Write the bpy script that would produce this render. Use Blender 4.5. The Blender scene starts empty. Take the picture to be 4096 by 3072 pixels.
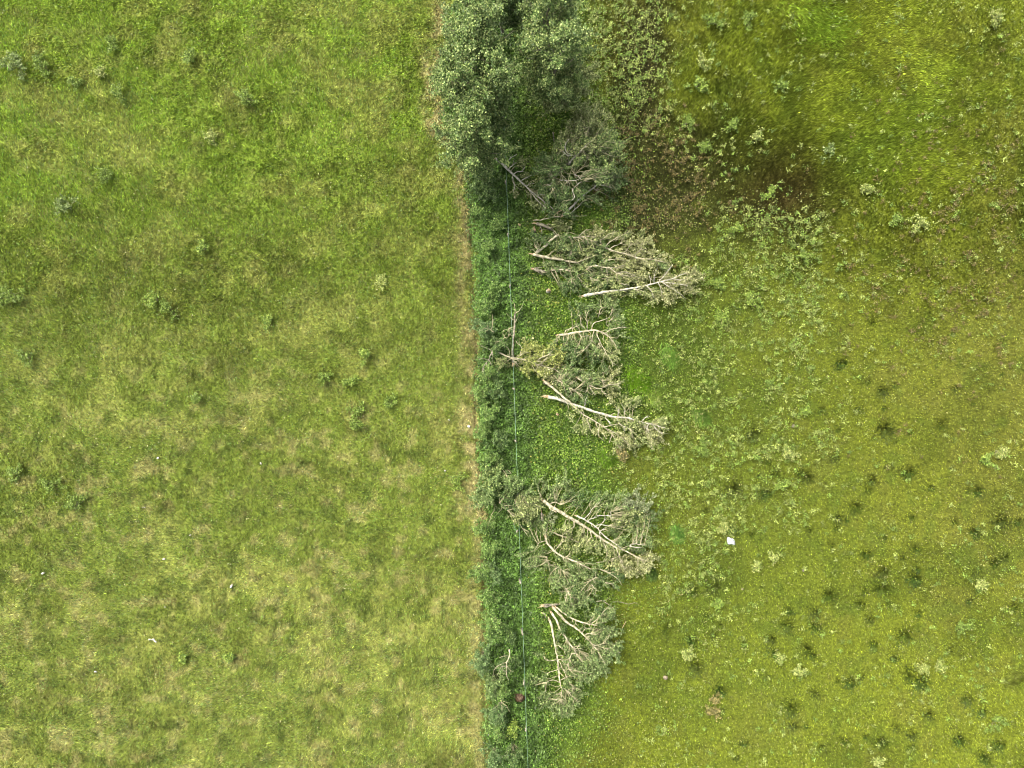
import bpy, math, random
import numpy as np
from mathutils import Vector
R = np.random.default_rng(7)
random.seed(7)
# ------------------------------------------------------------------ camera, sky, sun
CAMH = 48.0; FPX = 2730.7            # camera height over the meadow, focal length in photo pixels
sc = bpy.context.scene
col = sc.collection
cam_d = bpy.data.cameras.new('camera'); cam = bpy.data.objects.new('camera', cam_d); col.objects.link(cam)
cam_d.sensor_width = 36; cam_d.lens = 24; cam_d.clip_end = 2000; cam_d.clip_start = 0.5
cam.location = (0, 0, CAMH); cam.rotation_euler = (0, 0, 0); sc.camera = cam
w = bpy.data.worlds.new('World'); sc.world = w; w.use_nodes = True
nt = w.node_tree; nt.nodes.clear()
sky = nt.nodes.new('ShaderNodeTexSky'); sky.sky_type = 'NISHITA'; sky.sun_disc = False
sky.sun_elevation = math.radians(52); sky.sun_rotation = math.radians(318)
sky.air_density = 1.0; sky.dust_density = 7.0; sky.ozone_density = 0.2
bg = nt.nodes.new('ShaderNodeBackground'); bg.inputs[1].default_value = 0.15
ow = nt.nodes.new('ShaderNodeOutputWorld'); hs = nt.nodes.new('ShaderNodeHueSaturation'); hs.inputs['Saturation'].default_value = .4   # thin overcast
nt.links.new(sky.outputs[0], hs.inputs['Color']); nt.links.new(hs.outputs[0], bg.inputs[0]); nt.links.new(bg.outputs[0], ow.inputs[0])
sd = bpy.data.lights.new('sun', 'SUN'); sd.energy = 1.3; sd.angle = math.radians(45); sd.color = (1, .93, .82)
so = bpy.data.objects.new('sun', sd); col.objects.link(so)
az = math.radians(318); el = math.radians(52)
dv = Vector((math.sin(az)*math.cos(el), math.cos(az)*math.cos(el), math.sin(el)))
so.rotation_euler = dv.to_track_quat('Z', 'Y').to_euler(); so.location = (-30, 30, 60)
sc.view_settings.view_transform = 'Standard'; sc.view_settings.look = 'None'
sc.view_settings.exposure = 2.0; sc.view_settings.gamma = 1
sc.cycles.max_bounces = 6; sc.cycles.filter_width = 1.0
# ------------------------------------------------------------------ helpers
def W(sx, sy, z=0.0):
    "photo pixel of a point at real height z -> world point"
    k = (CAMH - z)/FPX
    return np.array([(sx-2048)*k, (1536-sy)*k, z])
MOUND = W(2081, 2791, .2)
def toS(x, y, z=0.0):
    k = FPX/(CAMH - z)
    return x*k+2048, 1536-y*k
ORG = dict(A=(1700,0), B=(1800,400), C=(2000,800), D=(1850,1150), E=(2000,1450), F=(1850,1850), G=(1850,2350), H=(1700,2472))
ZS = 800/2212
def S(reg, zx, zy):
    o = ORG[reg]; return o[0]+zx*ZS, o[1]+zy*ZS
def lin(c):
    c = np.asarray(c, float)/255
    return np.where(c <= .04045, c/12.92, ((c+.055)/1.055)**2.4)
def sm(a, b, x):
    t = np.clip((x-a)/(b-a), 0, 1); return t*t*(3-2*t)
TAB = [np.random.default_rng(100+i).random((256,256)) for i in range(24)]
def vn(x, y, s, seed):
    T = TAB[seed % 24]; x = x/s+seed*17.3; y = y/s+seed*9.1
    xi = np.floor(x).astype(int); yi = np.floor(y).astype(int)
    fx = x-xi; fy = y-yi; fx = fx*fx*(3-2*fx); fy = fy*fy*(3-2*fy)
    a = T[xi%256, yi%256]; b = T[(xi+1)%256, yi%256]; c = T[xi%256, (yi+1)%256]; d = T[(xi+1)%256, (yi+1)%256]
    return (a*(1-fx)+b*fx)*(1-fy)+(c*(1-fx)+d*fx)*fy
def fb(x, y, s, seed, o=3):
    v = 0; a = 1; t = 0
    for i in range(o):
        v = v+a*vn(x, y, s/2**i, seed+i*5); t += a; a *= .55
    return v/t
def mesh(name, V, Fv, n, mat, parent=None, cols=None, smooth=False):
    "V (N,3) verts, Fv flat loop indices of n-gons"
    me = bpy.data.meshes.new(name)
    V = np.asarray(V, np.float32); Fv = np.asarray(Fv, np.int32).ravel()
    nf = len(Fv)//n
    me.vertices.add(len(V)); me.vertices.foreach_set('co', V.ravel())
    me.loops.add(len(Fv)); me.loops.foreach_set('vertex_index', Fv)
    me.polygons.add(nf); me.polygons.foreach_set('loop_start', np.arange(nf, dtype=np.int32)*n)
    me.update(calc_edges=True)
    if cols is not None:
        at = me.attributes.new('tint', 'FLOAT_COLOR', 'POINT')
        c4 = np.ones((len(V), 4), np.float32); c4[:, :3] = cols; at.data.foreach_set('color', c4.ravel())
    if smooth: me.polygons.foreach_set('use_smooth', np.ones(nf, bool))
    me.materials.append(mat)
    o = bpy.data.objects.new(name, me); col.objects.link(o)
    if parent is not None:
        o.parent = parent
        o.matrix_parent_inverse = parent.matrix_basis.inverted()
    return o
def tag(o, label=None, cat=None, group=None, kind=None):
    if label: o['label'] = label
    if cat: o['category'] = cat
    if group: o['group'] = group
    if kind: o['kind'] = kind
    return o
def empty(name, loc):
    o = bpy.data.objects.new(name, None); col.objects.link(o); o.location = loc; o.empty_display_size = .3
    return o
# ------------------------------------------------------------------ materials
def veg_mat(name, transl=.25, rough=.6, spec=.25, var=.25, vs=9.0):
    m = bpy.data.materials.new(name); m.use_nodes = True; n = m.node_tree.nodes; l = m.node_tree.links; n.clear()
    at = n.new('ShaderNodeAttribute'); at.attribute_name = 'tint'
    tc = n.new('ShaderNodeTexCoord'); nz = n.new('ShaderNodeTexNoise'); nz.inputs['Scale'].default_value = vs; nz.inputs['Detail'].default_value = 3
    l.new(tc.outputs['Object'], nz.inputs['Vector'])
    mr = n.new('ShaderNodeMapRange'); mr.inputs[1].default_value = .3; mr.inputs[2].default_value = .7; mr.inputs[3].default_value = 1-var; mr.inputs[4].default_value = 1+var
    l.new(nz.outputs['Fac'], mr.inputs[0])
    mx = n.new('ShaderNodeVectorMath'); mx.operation = 'SCALE'; l.new(at.outputs['Color'], mx.inputs[0]); l.new(mr.outputs[0], mx.inputs['Scale'])
    p = n.new('ShaderNodeBsdfPrincipled'); p.inputs['Roughness'].default_value = rough; p.inputs['Specular IOR Level'].default_value = spec
    l.new(mx.outputs[0], p.inputs['Base Color'])
    out = n.new('ShaderNodeOutputMaterial')
    if transl > 0:
        tr = n.new('ShaderNodeBsdfTranslucent'); l.new(mx.outputs[0], tr.inputs[0])
        ms = n.new('ShaderNodeMixShader'); ms.inputs[0].default_value = transl
        l.new(p.outputs[0], ms.inputs[1]); l.new(tr.outputs[0], ms.inputs[2]); l.new(ms.outputs[0], out.inputs[0])
    else: l.new(p.outputs[0], out.inputs[0])
    return m
def noise_mat(name, c1, c2, scale=6, rough=.8, bump=.3, stretch=(1,1,1), spec=.2, c3=None):
    m = bpy.data.materials.new(name); m.use_nodes = True; n = m.node_tree.nodes; l = m.node_tree.links
    p = n['Principled BSDF']; p.inputs['Roughness'].default_value = rough; p.inputs['Specular IOR Level'].default_value = spec
    tc = n.new('ShaderNodeTexCoord'); mp = n.new('ShaderNodeMapping'); mp.inputs['Scale'].default_value = stretch
    nz = n.new('ShaderNodeTexNoise'); nz.inputs['Scale'].default_value = scale; nz.inputs['Detail'].default_value = 5
    l.new(tc.outputs['Object'], mp.inputs[0]); l.new(mp.outputs[0], nz.inputs['Vector'])
    cr = n.new('ShaderNodeValToRGB'); e = cr.color_ramp.elements
    e[0].position = .35; e[0].color = (*lin(c1)*.4, 1); e[1].position = .6; e[1].color = (*lin(c2)*.4, 1)
    if c3: q = e.new(.7); q.color = (*lin(c3)*.4, 1)
    l.new(nz.outputs['Fac'], cr.inputs[0]); l.new(cr.outputs[0], p.inputs['Base Color'])
    b = n.new('ShaderNodeBump'); b.inputs['Strength'].default_value = bump; b.inputs['Distance'].default_value = .02
    l.new(nz.outputs['Fac'], b.inputs['Height']); l.new(b.outputs[0], p.inputs['Normal'])
    return m
M_ground = veg_mat('meadow_soil', 0, .9, .1, .45, 5.0)
M_grass = veg_mat('grass_blades', .35, .55, .2, .22, 3.0)
M_leaf = veg_mat('leaves', .25, .5, .25, .15, 4.0)
M_bark = noise_mat('pale_bark', (146,138,110), (220,212,172), 5, .75, .4, (1,1,1), .3, (236,228,192))
M_white = noise_mat('bleached_bark', (160,156,134), (226,222,196), 6, .7, .3)
M_grey = noise_mat('grey_dead_wood', (104,100,80), (176,170,142), 7, .9, .5)
M_twig = noise_mat('twig_bark', (150,146,104), (206,200,156), 4, .8, .2)
M_wood = noise_mat('torn_wood', (186,150,106), (240,218,174), 14, .8, .6)
M_post = noise_mat('weathered_post', (130,122,100), (200,192,168), 12, .9, .5)
M_wire = noise_mat('fence_wire', (96,140,110), (170,200,165), 3, .5, .1)
M_soil = noise_mat('mound_soil', (92,72,54), (158,132,106), 7, .95, 1.0)
M_bag = noise_mat('plastic_film', (196,198,206), (238,240,246), 5, .35, .6, spec=.5)
M_stone = noise_mat('pale_stone', (196,190,178), (245,240,230), 12, .8, .4)
M_rock = noise_mat('brown_stone', (130,120,98), (176,162,134), 12, .85, .5)
# ------------------------------------------------------------------ meadow layout, in photo pixels at ground level
EY = [-2600,0,100,300,500,650,700,1000,1400,1700,1900,2100,2400,2700,3072,5600]
EX = [1650,1800,1790,1745,1765,1850,1872,1884,1902,1897,1922,1932,1932,1930,1945,2050]
def edge(sy): return np.interp(sy, EY, EX)
def fence_x(sy): return np.interp(sy, [-2600,560,3072,5600], [1905,2020,2112,2205])
def lushr(sy): return np.interp(sy, [-2600,0,400,700,1000,1300,1600,1900,2200,2500,3072,5600], [2280,2300,2380,2440,2430,2520,2560,2480,2480,2420,2300,2300])
GK = 0.46     # albedo of a surface that shows at the given screen tone
def blob(sx, sy, cx, cy, rx, ry, rot=0, soft=.5):
    a = math.radians(rot); dx = sx-cx; dy = -(sy-cy)
    u = (dx*math.cos(a)+dy*math.sin(a))/rx; v = (-dx*math.sin(a)+dy*math.cos(a))/ry
    r = np.sqrt(u*u+v*v)+(fb(sx, sy, 70, 3)-.5)*.9
    return 1-sm(1-soft, 1+soft, r)
def mixc(c, t, a):
    return c*(1-a[:, None])+lin(t)[None, :]*a[:, None]
def ground_colour(sx, sy):
    wx = sx+(fb(sx, sy, 60, 1)-.5)*40; e = edge(sy)
    c = np.tile(lin((124,142,42)), (len(sx), 1))
    # left meadow
    n1 = fb(sx, sy, 420, 2); n2 = fb(sx, sy, 90, 4); n3 = fb(sx, sy, 34, 6)
    top = 1-sm(500, 1300, sy+(n1-.5)*500)
    c = mixc(c, (140,168,40), np.clip(top*.9, 0, 1)); c = mixc(c, (132,146,52), sm(2000, 2600, sy)*.6)
    c = mixc(c, (106,116,38), sm(.5, .75, n2)*.5)
    c = mixc(c, (166,172,76), sm(.52, .72, fb(sx, sy, 120, 8))*.55)
    low = .4+.6*sm(1200, 2000, sy)
    c = mixc(c, (176,166,100), sm(.56, .74, fb(sx, sy, 48, 9))*.55*low)
    c = mixc(c, (78,96,32), sm(.54, .7, n3)*.6*low)
    c = mixc(c, (112,102,56), sm(.64, .78, fb(sx, sy, 42, 11))*.35*low)
    # right meadow
    r = np.tile(lin((126,138,20)), (len(sx), 1))
    r = mixc(r, (162,180,30), blob(sx, sy, 3400, 300, 900, 520, -25, .6)*1.0)
    r = mixc(r, (118,160,30), blob(sx, sy, 3500, 600, 520, 120, 35, .7)*.35)
    r = mixc(r, (136,150,18), sm(1900, 2700, sy+(n1-.5)*500)*.8)
    r = mixc(r, (136,134,50), sm(3450, 4000, sx+(n1-.5)*900)*(1-sm(2200, 2600, sy))*sm(250, 600, sy)*.4)
    r = mixc(r, (98,112,12), sm(.48, .7, fb(sx, sy, 260, 13))*.6)
    r = mixc(r, (134,136,44), sm(.55, .75, fb(sx, sy, 110, 14))*.4)
    r = mixc(r, (98,124,24), sm(.55, .72, fb(sx, sy, 75, 15))*.4)
    r = mixc(r, (74,104,20), blob(sx, sy, 2640, 1400, 260, 300, 0, .6)*.7)
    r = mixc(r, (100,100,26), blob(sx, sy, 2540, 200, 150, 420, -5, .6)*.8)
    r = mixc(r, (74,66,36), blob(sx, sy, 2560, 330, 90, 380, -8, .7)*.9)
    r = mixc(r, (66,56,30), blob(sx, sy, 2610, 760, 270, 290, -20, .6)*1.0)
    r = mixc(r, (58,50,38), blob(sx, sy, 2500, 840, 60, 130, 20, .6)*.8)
    r = mixc(r, (86,66,30), blob(sx, sy, 3110, 790, 220, 150, 15, .8)*.95)
    r = mixc(r, (92,88,24), blob(sx, sy, 2900, 650, 300, 160, 0, .8)*.3)
    r = mixc(r, (92,116,26), blob(sx, sy, 2750, 1700, 560, 1300, 6, .7)*.4)
    # lush strip
    g = np.tile(lin((84,118,32)), (len(sx), 1))
    g = mixc(g, (64,102,34), 1-sm(-20, 110, sx-fence_x(sy)))
    g = mixc(g, (100,140,28), sm(.5, .72, fb(sx, sy, 80, 16))*.6)
    g = mixc(g, (96,88,50), sm(.66, .8, fb(sx, sy, 40, 17))*.5)
    lr = lushr(sy)+(fb(sx, sy, 200, 18)-.5)*260
    r2 = sm(-90, 110, sx-lr)
    x = g*(1-r2[:, None])+r*r2[:, None]
    iL = sm(-14, 14, wx-(e+28))
    c = c*(1-iL[:, None])+x*iL[:, None]
    # dry margin and soil furrow along the hedge foot
    d = (wx+sx)/2-e
    dry = np.exp(-((d+20)/38)**2)*np.interp(sy, [0,150,600,1000,1250,1600,1750,2050,2150,3072], [1.1,1.4,1.4,.9,.6,.6,1.3,1.3,.4,.4])
    c = mixc(c, (182,172,108), np.clip(dry*(.1+1.3*sm(.3, .7, fb(sx, sy, 38, 19))), 0, .9))
    fur = np.exp(-((sx+(fb(sx, sy, 90, 20)-.5)*10-e-2)/3.6)**2)*np.interp(sy, [600,670,1650,1750,1850,1950,2300,2350,2520,2700], [0,1,.8,.2,.8,.4,.3,1,1,.3])
    c = mixc(c, (84,62,42), np.clip(fur, 0, 1)*sm(.25, .5, fb(sx, sy, 60, 21)))
    c = c*(1+.06*(1-iL[:, None])-.17*(iL*r2)[:, None])
    lum = c@np.array([.3, .6, .1]); c = c*.93+lum[:, None]*.07
    return c*GK
def ground_z(x, y):
    sx, sy = toS(x, y)
    z = (fb(x, y, 9, 2)-.5)*.5+(fb(x, y, 2.2, 5)-.5)*.16+(fb(x, y, .5, 7, 2)-.5)*.07
    z = z-.16*np.exp(-((sx-edge(sy)-2)/7)**2)
    return z*sm(400, 200, np.maximum(abs(x), abs(y))) if False else z
def axis(half, step, far):
    a = list(np.arange(-half, half+1e-6, step)); s = step; p = half; ext = []
    while p < far:
        s *= 1.18; p += s; ext.append(p)
    return np.array([-q for q in ext[::-1]]+a+ext)
ax = axis(40, .115, 900); ay = axis(31, .115, 900)
GX, GY = np.meshgrid(ax, ay); gx = GX.ravel(); gy = GY.ravel()
sx, sy = toS(gx, gy)
V = np.stack([gx, gy, ground_z(gx, gy)], 1)
nx, ny = len(ax), len(ay)
i0 = (np.arange(ny-1)[:, None]*nx+np.arange(nx-1)[None, :]).ravel()
tag(mesh('ground', V, np.stack([i0, i0+1, i0+nx+1, i0+nx], 1), 4, M_ground, None, ground_colour(sx, sy)*.72, True), kind='structure')
# ------------------------------------------------------------------ blades and leaves
def blades(x, y, L, wd, ang, tilt, c, z0=None):
    "one pointed two-piece bent blade per point: 5 verts -> quad-free 3 triangles kept as 2 tris"
    n = len(x); z = ground_z(x, y) if z0 is None else z0
    d = np.stack([np.cos(ang), np.sin(ang)], 1); pn = np.stack([-d[:, 1], d[:, 0]], 1)*(wd/2)[:, None]
    b = np.stack([x, y], 1)
    V = np.zeros((n, 4, 3))
    V[:, 0, :2] = b-pn; V[:, 1, :2] = b+pn; V[:, 0, 2] = V[:, 1, 2] = z-.02
    m = b+d*(L*np.sin(tilt)*.45)[:, None]
    V[:, 2, :2] = m+pn*.9; V[:, 2, 2] = z+L*np.cos(tilt)*.62
    V[:, 3, :2] = b+d*(L*np.sin(tilt))[:, None]; V[:, 3, 2] = z+L*np.cos(tilt)*.8
    k = np.arange(n)*4
    Fv = np.stack([k, k+1, k+2, k, k+2, k+3], 1)
    C = np.repeat(c, 4, 0)
    return V.reshape(-1, 3), Fv, C
def leaves(P, ln, wd, c, flat=.6, nrm=None):
    n = len(P); N = R.normal(size=(n, 3)); N[:, 2] = np.abs(N[:, 2])+flat; N /= np.linalg.norm(N, axis=1)[:, None]
    T = np.cross(N, R.normal(size=(n, 3))); T /= np.linalg.norm(T, axis=1)[:, None]; B = np.cross(N, T)
    T = T*(ln/2)[:, None]; B = B*(wd/2)[:, None]
    V = np.stack([P-T, P+B-T*.15, P+T, P-B-T*.15], 1).reshape(-1, 3)
    return V, np.arange(n*4), np.repeat(c, 4, 0)
def scatter(n, x0, x1, y0, y1):
    return R.uniform(x0, x1, n), R.uniform(y0, y1, n)
def build_grass():
    XM, YM = 40, 31
    # left meadow: long lodged grass
    N = 900000
    x, y = scatter(N, -XM, 0, -YM, YM); sx, sy = toS(x, y)
    k = sx < edge(sy)+14+R.normal(0, 8, N)
    k &= R.random(N) < np.clip(.45+.75*fb(sx, sy, 60, 22), 0, 1)
    x, y, sx, sy = x[k], y[k], sx[k], sy[k]; n = len(x)
    c = ground_colour(sx+R.normal(0, 5, n), sy+R.normal(0, 5, n))
    br = np.exp(R.normal(.25, .45, n))
    c = c*br[:, None]
    st = R.random(n) < (.06+.22*sm(.5, .7, fb(sx, sy, 70, 9)))
    c[st] = c[st]*.4+lin((190,184,120))*GK*.65
    lf = R.random(n) < .12; c[lf] = c[lf]*np.array([.72, .95, 1.3])
    ang = fb(x, y, 5.5, 4, 2)*4*math.pi+(fb(x, y, 1.0, 12, 2)-.5)*3+R.normal(0, 1.0, n)
    top = 1-sm(900, 1700, sy)
    L = R.uniform(.12, .28, n)*(1+.4*top); wd = R.uniform(.018, .036, n)
    tilt = np.clip(R.normal(1.05, .28, n), .2, 1.45)
    parts = [blades(x, y, L, wd, ang, tilt, c)]
    # right meadow and lush strip: shorter sward
    N = 1000000
    x, y = scatter(N, -3, XM, -YM, YM); sx, sy = toS(x, y)
    k = (sx > edge(sy)+12+R.normal(0, 8, N)) & (np.hypot(x-MOUND[0], y-MOUND[1]) > .4)
    fine = blob(sx, sy, 3350, 420, 950, 600, -25, .5)
    k &= R.random(N) < .7+.3*fine
    x, y, sx, sy, fine = x[k], y[k], sx[k], sy[k], fine[k]; n = len(x)
    c = ground_colour(sx+R.normal(0, 4, n), sy+R.normal(0, 4, n))*np.exp(R.normal(.22, .5, n))[:, None]
    ang = (math.radians(35)+(fb(x, y, 7, 4, 2)-.5)*3.4+R.normal(0, .5, n))*fine+(R.uniform(0, 6.28, n))*(1-fine)
    L = R.uniform(.10, .2, n)*(1+.9*fine); wd = R.uniform(.016, .036, n)
    tilt = np.clip(R.normal(.95, .3, n), .1, 1.4)
    parts.append(blades(x, y, L, wd, ang, tilt, c))
    V = np.concatenate([p[0] for p in parts]); off = len(parts[0][0])
    Fv = np.concatenate([parts[0][1].ravel(), parts[1][1].ravel()+off]); C = np.concatenate([p[2] for p in parts])
    return V, Fv, C
V, Fv, C = build_grass()
tag(mesh('meadow_grass', V, Fv, 3, M_grass, None, C), 'dense green meadow grass with straw tufts covering both fields', 'grass', kind='stuff')
# broad-leaved herbs: nettles in the strip, small herbs in the fields
def herb_layer():
    P = []; CC = []; LL = []
    N = 520000
    x, y = scatter(N, -6, 12, -31, 31); sx, sy = toS(x, y)
    k = (np.hypot(x-MOUND[0], y-MOUND[1]) > .42) & (sx > edge(sy)+14+(fb(sx, sy, 90, 7)-.5)*60+R.normal(0, 10, N)) & (sx < lushr(sy)-10+(fb(sx, sy, 200, 18)-.5)*200+R.normal(0, 90, N))
    dens = .35+.65*(1-sm(0, 160, sx-fence_x(sy))); k &= R.random(N) < dens*(.5+.8*fb(sx, sy, 30, 3))
    x, y, sx, sy = x[k], y[k], sx[k], sy[k]; n = len(x)
    near = 1-sm(0, 160, sx-fence_x(sy))
    h = ground_z(x, y)+(.08+near*.6*sm(.3, .7, fb(x, y, .9, 6)))*R.uniform(.4, 1.2, n)+.1
    c = lin((96,130,52))*np.ones((n, 3))*near[:, None]+lin((108,134,44))*(1-near[:, None])
    c = c*(.72+.56*sm(.3, .7, fb(sx, sy, 26, 9)))[:, None]*np.exp(R.normal(.0, .36, n))[:, None]*GK*1.0
    yl = R.random(n) < .03*(1-near); c[yl] = lin((178,176,84))*GK
    P.append(np.stack([x, y, h], 1)); CC.append(c); LL.append(R.uniform(.08, .17, n))
    return P, CC, LL
P, CC, LL = herb_layer()
P = np.concatenate(P); CC = np.concatenate(CC); LL = np.concatenate(LL)
V, Fv, C = leaves(P, LL, LL*.75, CC, .8)
tag(mesh('nettle_bed', V, Fv, 4, M_leaf, None, C), 'deep green nettles and herbs filling the strip between hedge foot and fallen trees', 'undergrowth', kind='stuff')
# ------------------------------------------------------------------ leaf clumps for low scrub
def clumps(cx, cy, rad, hgt, nl, c, size, sprig=5):
    "feathery sprigs: leaves along short rising stems round each centre"
    P = []; C = []
    for X, Y, r, h, m, cc in zip(cx, cy, rad, hgt, nl, c):
        z0 = float(ground_z(np.array([X]), np.array([Y]))[0])
        for s in range(sprig):
            a = R.uniform(0, 6.28); rr = r*math.sqrt(R.random()); ex, ey = X+rr*math.cos(a), Y+rr*math.sin(a)
            q = max(3, int(m/sprig)); t = R.random(q)
            bx = X+(ex-X)*(.25+.75*t); by = Y+(ey-Y)*(.25+.75*t); bz = z0+h*(.3+.7*t)*(1-.35*rr/r)
            P.append(np.stack([bx, by, bz], 1)+R.normal(0, 1, (q, 3))*np.array([.11, .11, .06])*(.5+r*.5))
            C.append(cc[None]*np.exp(R.normal(0, .3, q))[:, None]*np.exp(R.normal(0, .15)))
    return np.concatenate(P), np.concatenate(C)
def scrub_density(sx, sy):
    d = blob(sx, sy, 2500, 250, 190, 520, -4, .35)*1.5
    d = np.maximum(d, blob(sx, sy, 2650, 760, 260, 260, 0, .5)*.6)
    d = np.maximum(d, blob(sx, sy, 3000, 1150, 450, 300, 10, .5)*.85)
    d = np.maximum(d, blob(sx, sy, 2900, 1700, 420, 420, 0, .5)*.6)
    d = np.maximum(d, blob(sx, sy, 2730, 2100, 280, 350, 0, .5)*.55)
    d = np.maximum(d, blob(sx, sy, 3850, 900, 300, 500, 0, .6)*.35)
    d = np.maximum(d, .09*sm(2480, 2600, sx))
    return d*(.35+1.1*sm(.4, .62, fb(sx, sy, 70, 12)))
N = 20000
x, y = scatter(N, 4, 40, -31, 31); sx, sy = toS(x, y)
k = R.random(N) < scrub_density(sx, sy)*1.2; x, y, sx, sy = x[k], y[k], sx[k], sy[k]; n = len(x)
sc_c = np.where((R.random(n) < .5)[:, None], lin((150,164,84)), lin((122,148,62)))*GK*1.1*np.exp(R.normal(0, .18, n))[:, None]
brn = (blob(sx, sy, 2620, 760, 260, 260, 0, .5)+blob(sx, sy, 3800, 1100, 350, 700, 0, .7)*.7) > R.random(n)
sc_c[brn] = lin((134,122,66))*GK*.8
P1, C1 = clumps(x, y, np.clip(np.exp(R.normal(-1.6, .45, n)), .07, .6), R.uniform(.2, .6, n), R.integers(8, 40, n), sc_c, .08)
# single pale herb leaves sprinkled over the right field
N = 130000
x, y = scatter(N, 4, 40, -31, 31); sx, sy = toS(x, y)
k = R.random(N) < (.15+.55*scrub_density(sx, sy)+.4*sm(.5, .7, fb(sx, sy, 90, 2)))*sm(0, 100, sx-lushr(sy)+80)*(1-.85*blob(sx, sy, 3350, 350, 700, 450, -25, .5))
x, y = x[k], y[k]; n = len(x)
c2 = np.where((R.random(n) < .2)[:, None], lin((178,178,112)), lin((132,148,56)))*GK*np.exp(R.normal(0, .25, n))[:, None]
P2 = np.stack([x, y, ground_z(x, y)+R.uniform(.1, .25, n)], 1)
N = 60000
x, y = scatter(N, -40, -3, -31, 31); sx, sy = toS(x, y)
k = (sx < edge(sy)-10) & (R.random(N) < .25+.6*sm(.5, .7, fb(sx, sy, 60, 2))*sm(900, 1500, sy))
x, y = x[k], y[k]; n = len(x)
c3 = np.where((R.random(n) < .12)[:, None], lin((190,190,140)), lin((116,150,54)))*GK*np.exp(R.normal(0, .25, n))[:, None]
P3 = np.stack([x, y, ground_z(x, y)+R.uniform(.15, .3, n)], 1)
PP = np.concatenate([P1, P2, P3]); CC = np.concatenate([C1, c2, c3]); LL = R.uniform(.07, .13, len(PP))
V, Fv, C = leaves(PP, LL, LL*.6, CC, .7)
tag(mesh('low_scrub', V, Fv, 4, M_leaf, None, C), 'low grey green scrub and herbs sprinkled over the right field', 'ground cover', kind='stuff')
# ------------------------------------------------------------------ tubes
def smooth_path(pts, step=.22, wob=0.0):
    pts = np.asarray(pts, float)
    if len(pts) < 2: return pts
    P = np.vstack([2*pts[0]-pts[1], pts, 2*pts[-1]-pts[-2]]); out = []
    for i in range(1, len(P)-2):
        m = max(2, int(np.linalg.norm(P[i+1]-P[i])/step))
        for t in np.arange(m)/m:
            a, b, c, d = P[i-1], P[i], P[i+1], P[i+2]
            out.append(.5*((2*b)+(-a+c)*t+(2*a-5*b+4*c-d)*t*t+(-a+3*b-3*c+d)*t**3))
    out.append(P[-2]); out = np.array(out)
    if wob: out[1:-1] += R.normal(0, wob, (len(out)-2, 3))
    return out
def tube_arrays(path, r0, r1, seg=7, rough=.08):
    n = len(path); t = np.linspace(0, 1, n); r = r0+(r1-r0)*t
    T = np.gradient(path, axis=0); T /= np.linalg.norm(T, axis=1)[:, None]+1e-9
    up = np.tile(np.array([0, 0, 1.]), (n, 1)); up[np.abs(T[:, 2]) > .9] = (1, 0, 0)
    A = np.cross(T, up); A /= np.linalg.norm(A, axis=1)[:, None]+1e-9; B = np.cross(T, A)
    th = np.arange(seg)*2*math.pi/seg
    rr = r[:, None]*(1+R.normal(0, rough, (n, seg)))
    V = path[:, None, :]+A[:, None, :]*(np.cos(th)[None]*rr)[..., None]+B[:, None, :]*(np.sin(th)[None]*rr)[..., None]
    V = np.concatenate([V.reshape(-1, 3), path[:1], path[-1:]])
    i = np.arange(n-1)[:, None]*seg; j = np.arange(seg)[None]; k = (j+1) % seg
    Q = np.stack([i+j, i+k, i+seg+k, i+seg+j], -1).reshape(-1, 4)
    T3 = [(n*seg, (q+1) % seg, q) for q in range(seg)]+[(n*seg+1, (n-1)*seg+q, (n-1)*seg+(q+1) % seg) for q in range(seg)]
    tri = np.concatenate([Q[:, [0, 1, 2]], Q[:, [0, 2, 3]], np.array(T3)])
    return V, tri
class Tubes:
    def __init__(s): s.V = []; s.T = []; s.n = 0
    def add(s, path, r0, r1, seg=7, rough=.08):
        if len(path) < 2: return
        V, T = tube_arrays(np.asarray(path, float), r0, r1, seg, rough); s.V.append(V); s.T.append(T+s.n); s.n += len(V)
    def build(s, name, mat, parent=None):
        if not s.V: return None
        return mesh(name, np.concatenate(s.V), np.concatenate(s.T), 3, mat, parent, None, True)
def splinter(at, direction, r, parent, name='broken_end'):
    tb = Tubes(); d = np.asarray(direction, float); d /= np.linalg.norm(d)
    for i in range(6):
        o = R.normal(0, r*.4, 3); q = at+o
        tb.add(np.array([q-d*r*.5, q+d*r*1.2, q+d*(r*R.uniform(1.8, 4.5))+R.normal(0, r*.4, 3)]), r*.35, r*.05, 5)
    return tb.build(name, M_wood, parent)
PAL = {'pale': ((164,170,106), (200,202,144), (114,124,62)), 'paleg': ((146,160,94), (184,192,124), (98,116,54)),
       'green': ((120,144,78), (156,174,108), (80,106,48)), 'dark': ((96,122,60), (128,150,88), (62,92,38)),
       'hedge': ((116,146,66), (148,174,94), (80,114,46)), 'yellow': ((162,172,84), (192,198,116), (112,128,54)),
       'grey': ((142,154,106), (178,186,142), (92,110,62)), 'stand': ((120,144,76), (168,184,108), (76,104,44)),
       'blue': ((108,136,76), (138,160,102), (74,106,50)), 'fresh': ((136,160,62), (166,186,88), (94,124,44)),
       'cream': ((158,172,84), (196,202,124), (114,134,58)), 'rust': ((142,136,74), (176,160,102), (104,104,52)),
       'field': ((124,150,58), (152,174,82), (96,120,42)), 'sage': ((132,154,82), (166,180,116), (100,122,54))}
def pal_cols(pal, n):
    a, b, c = [lin(q)*GK*1.12 for q in PAL[pal]]
    u = R.random(n)
    o = np.where((u < .45)[:, None], a, np.where((u < .72)[:, None], b, c))
    return o*np.exp(R.normal(0, .18, n))[:, None]
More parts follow.
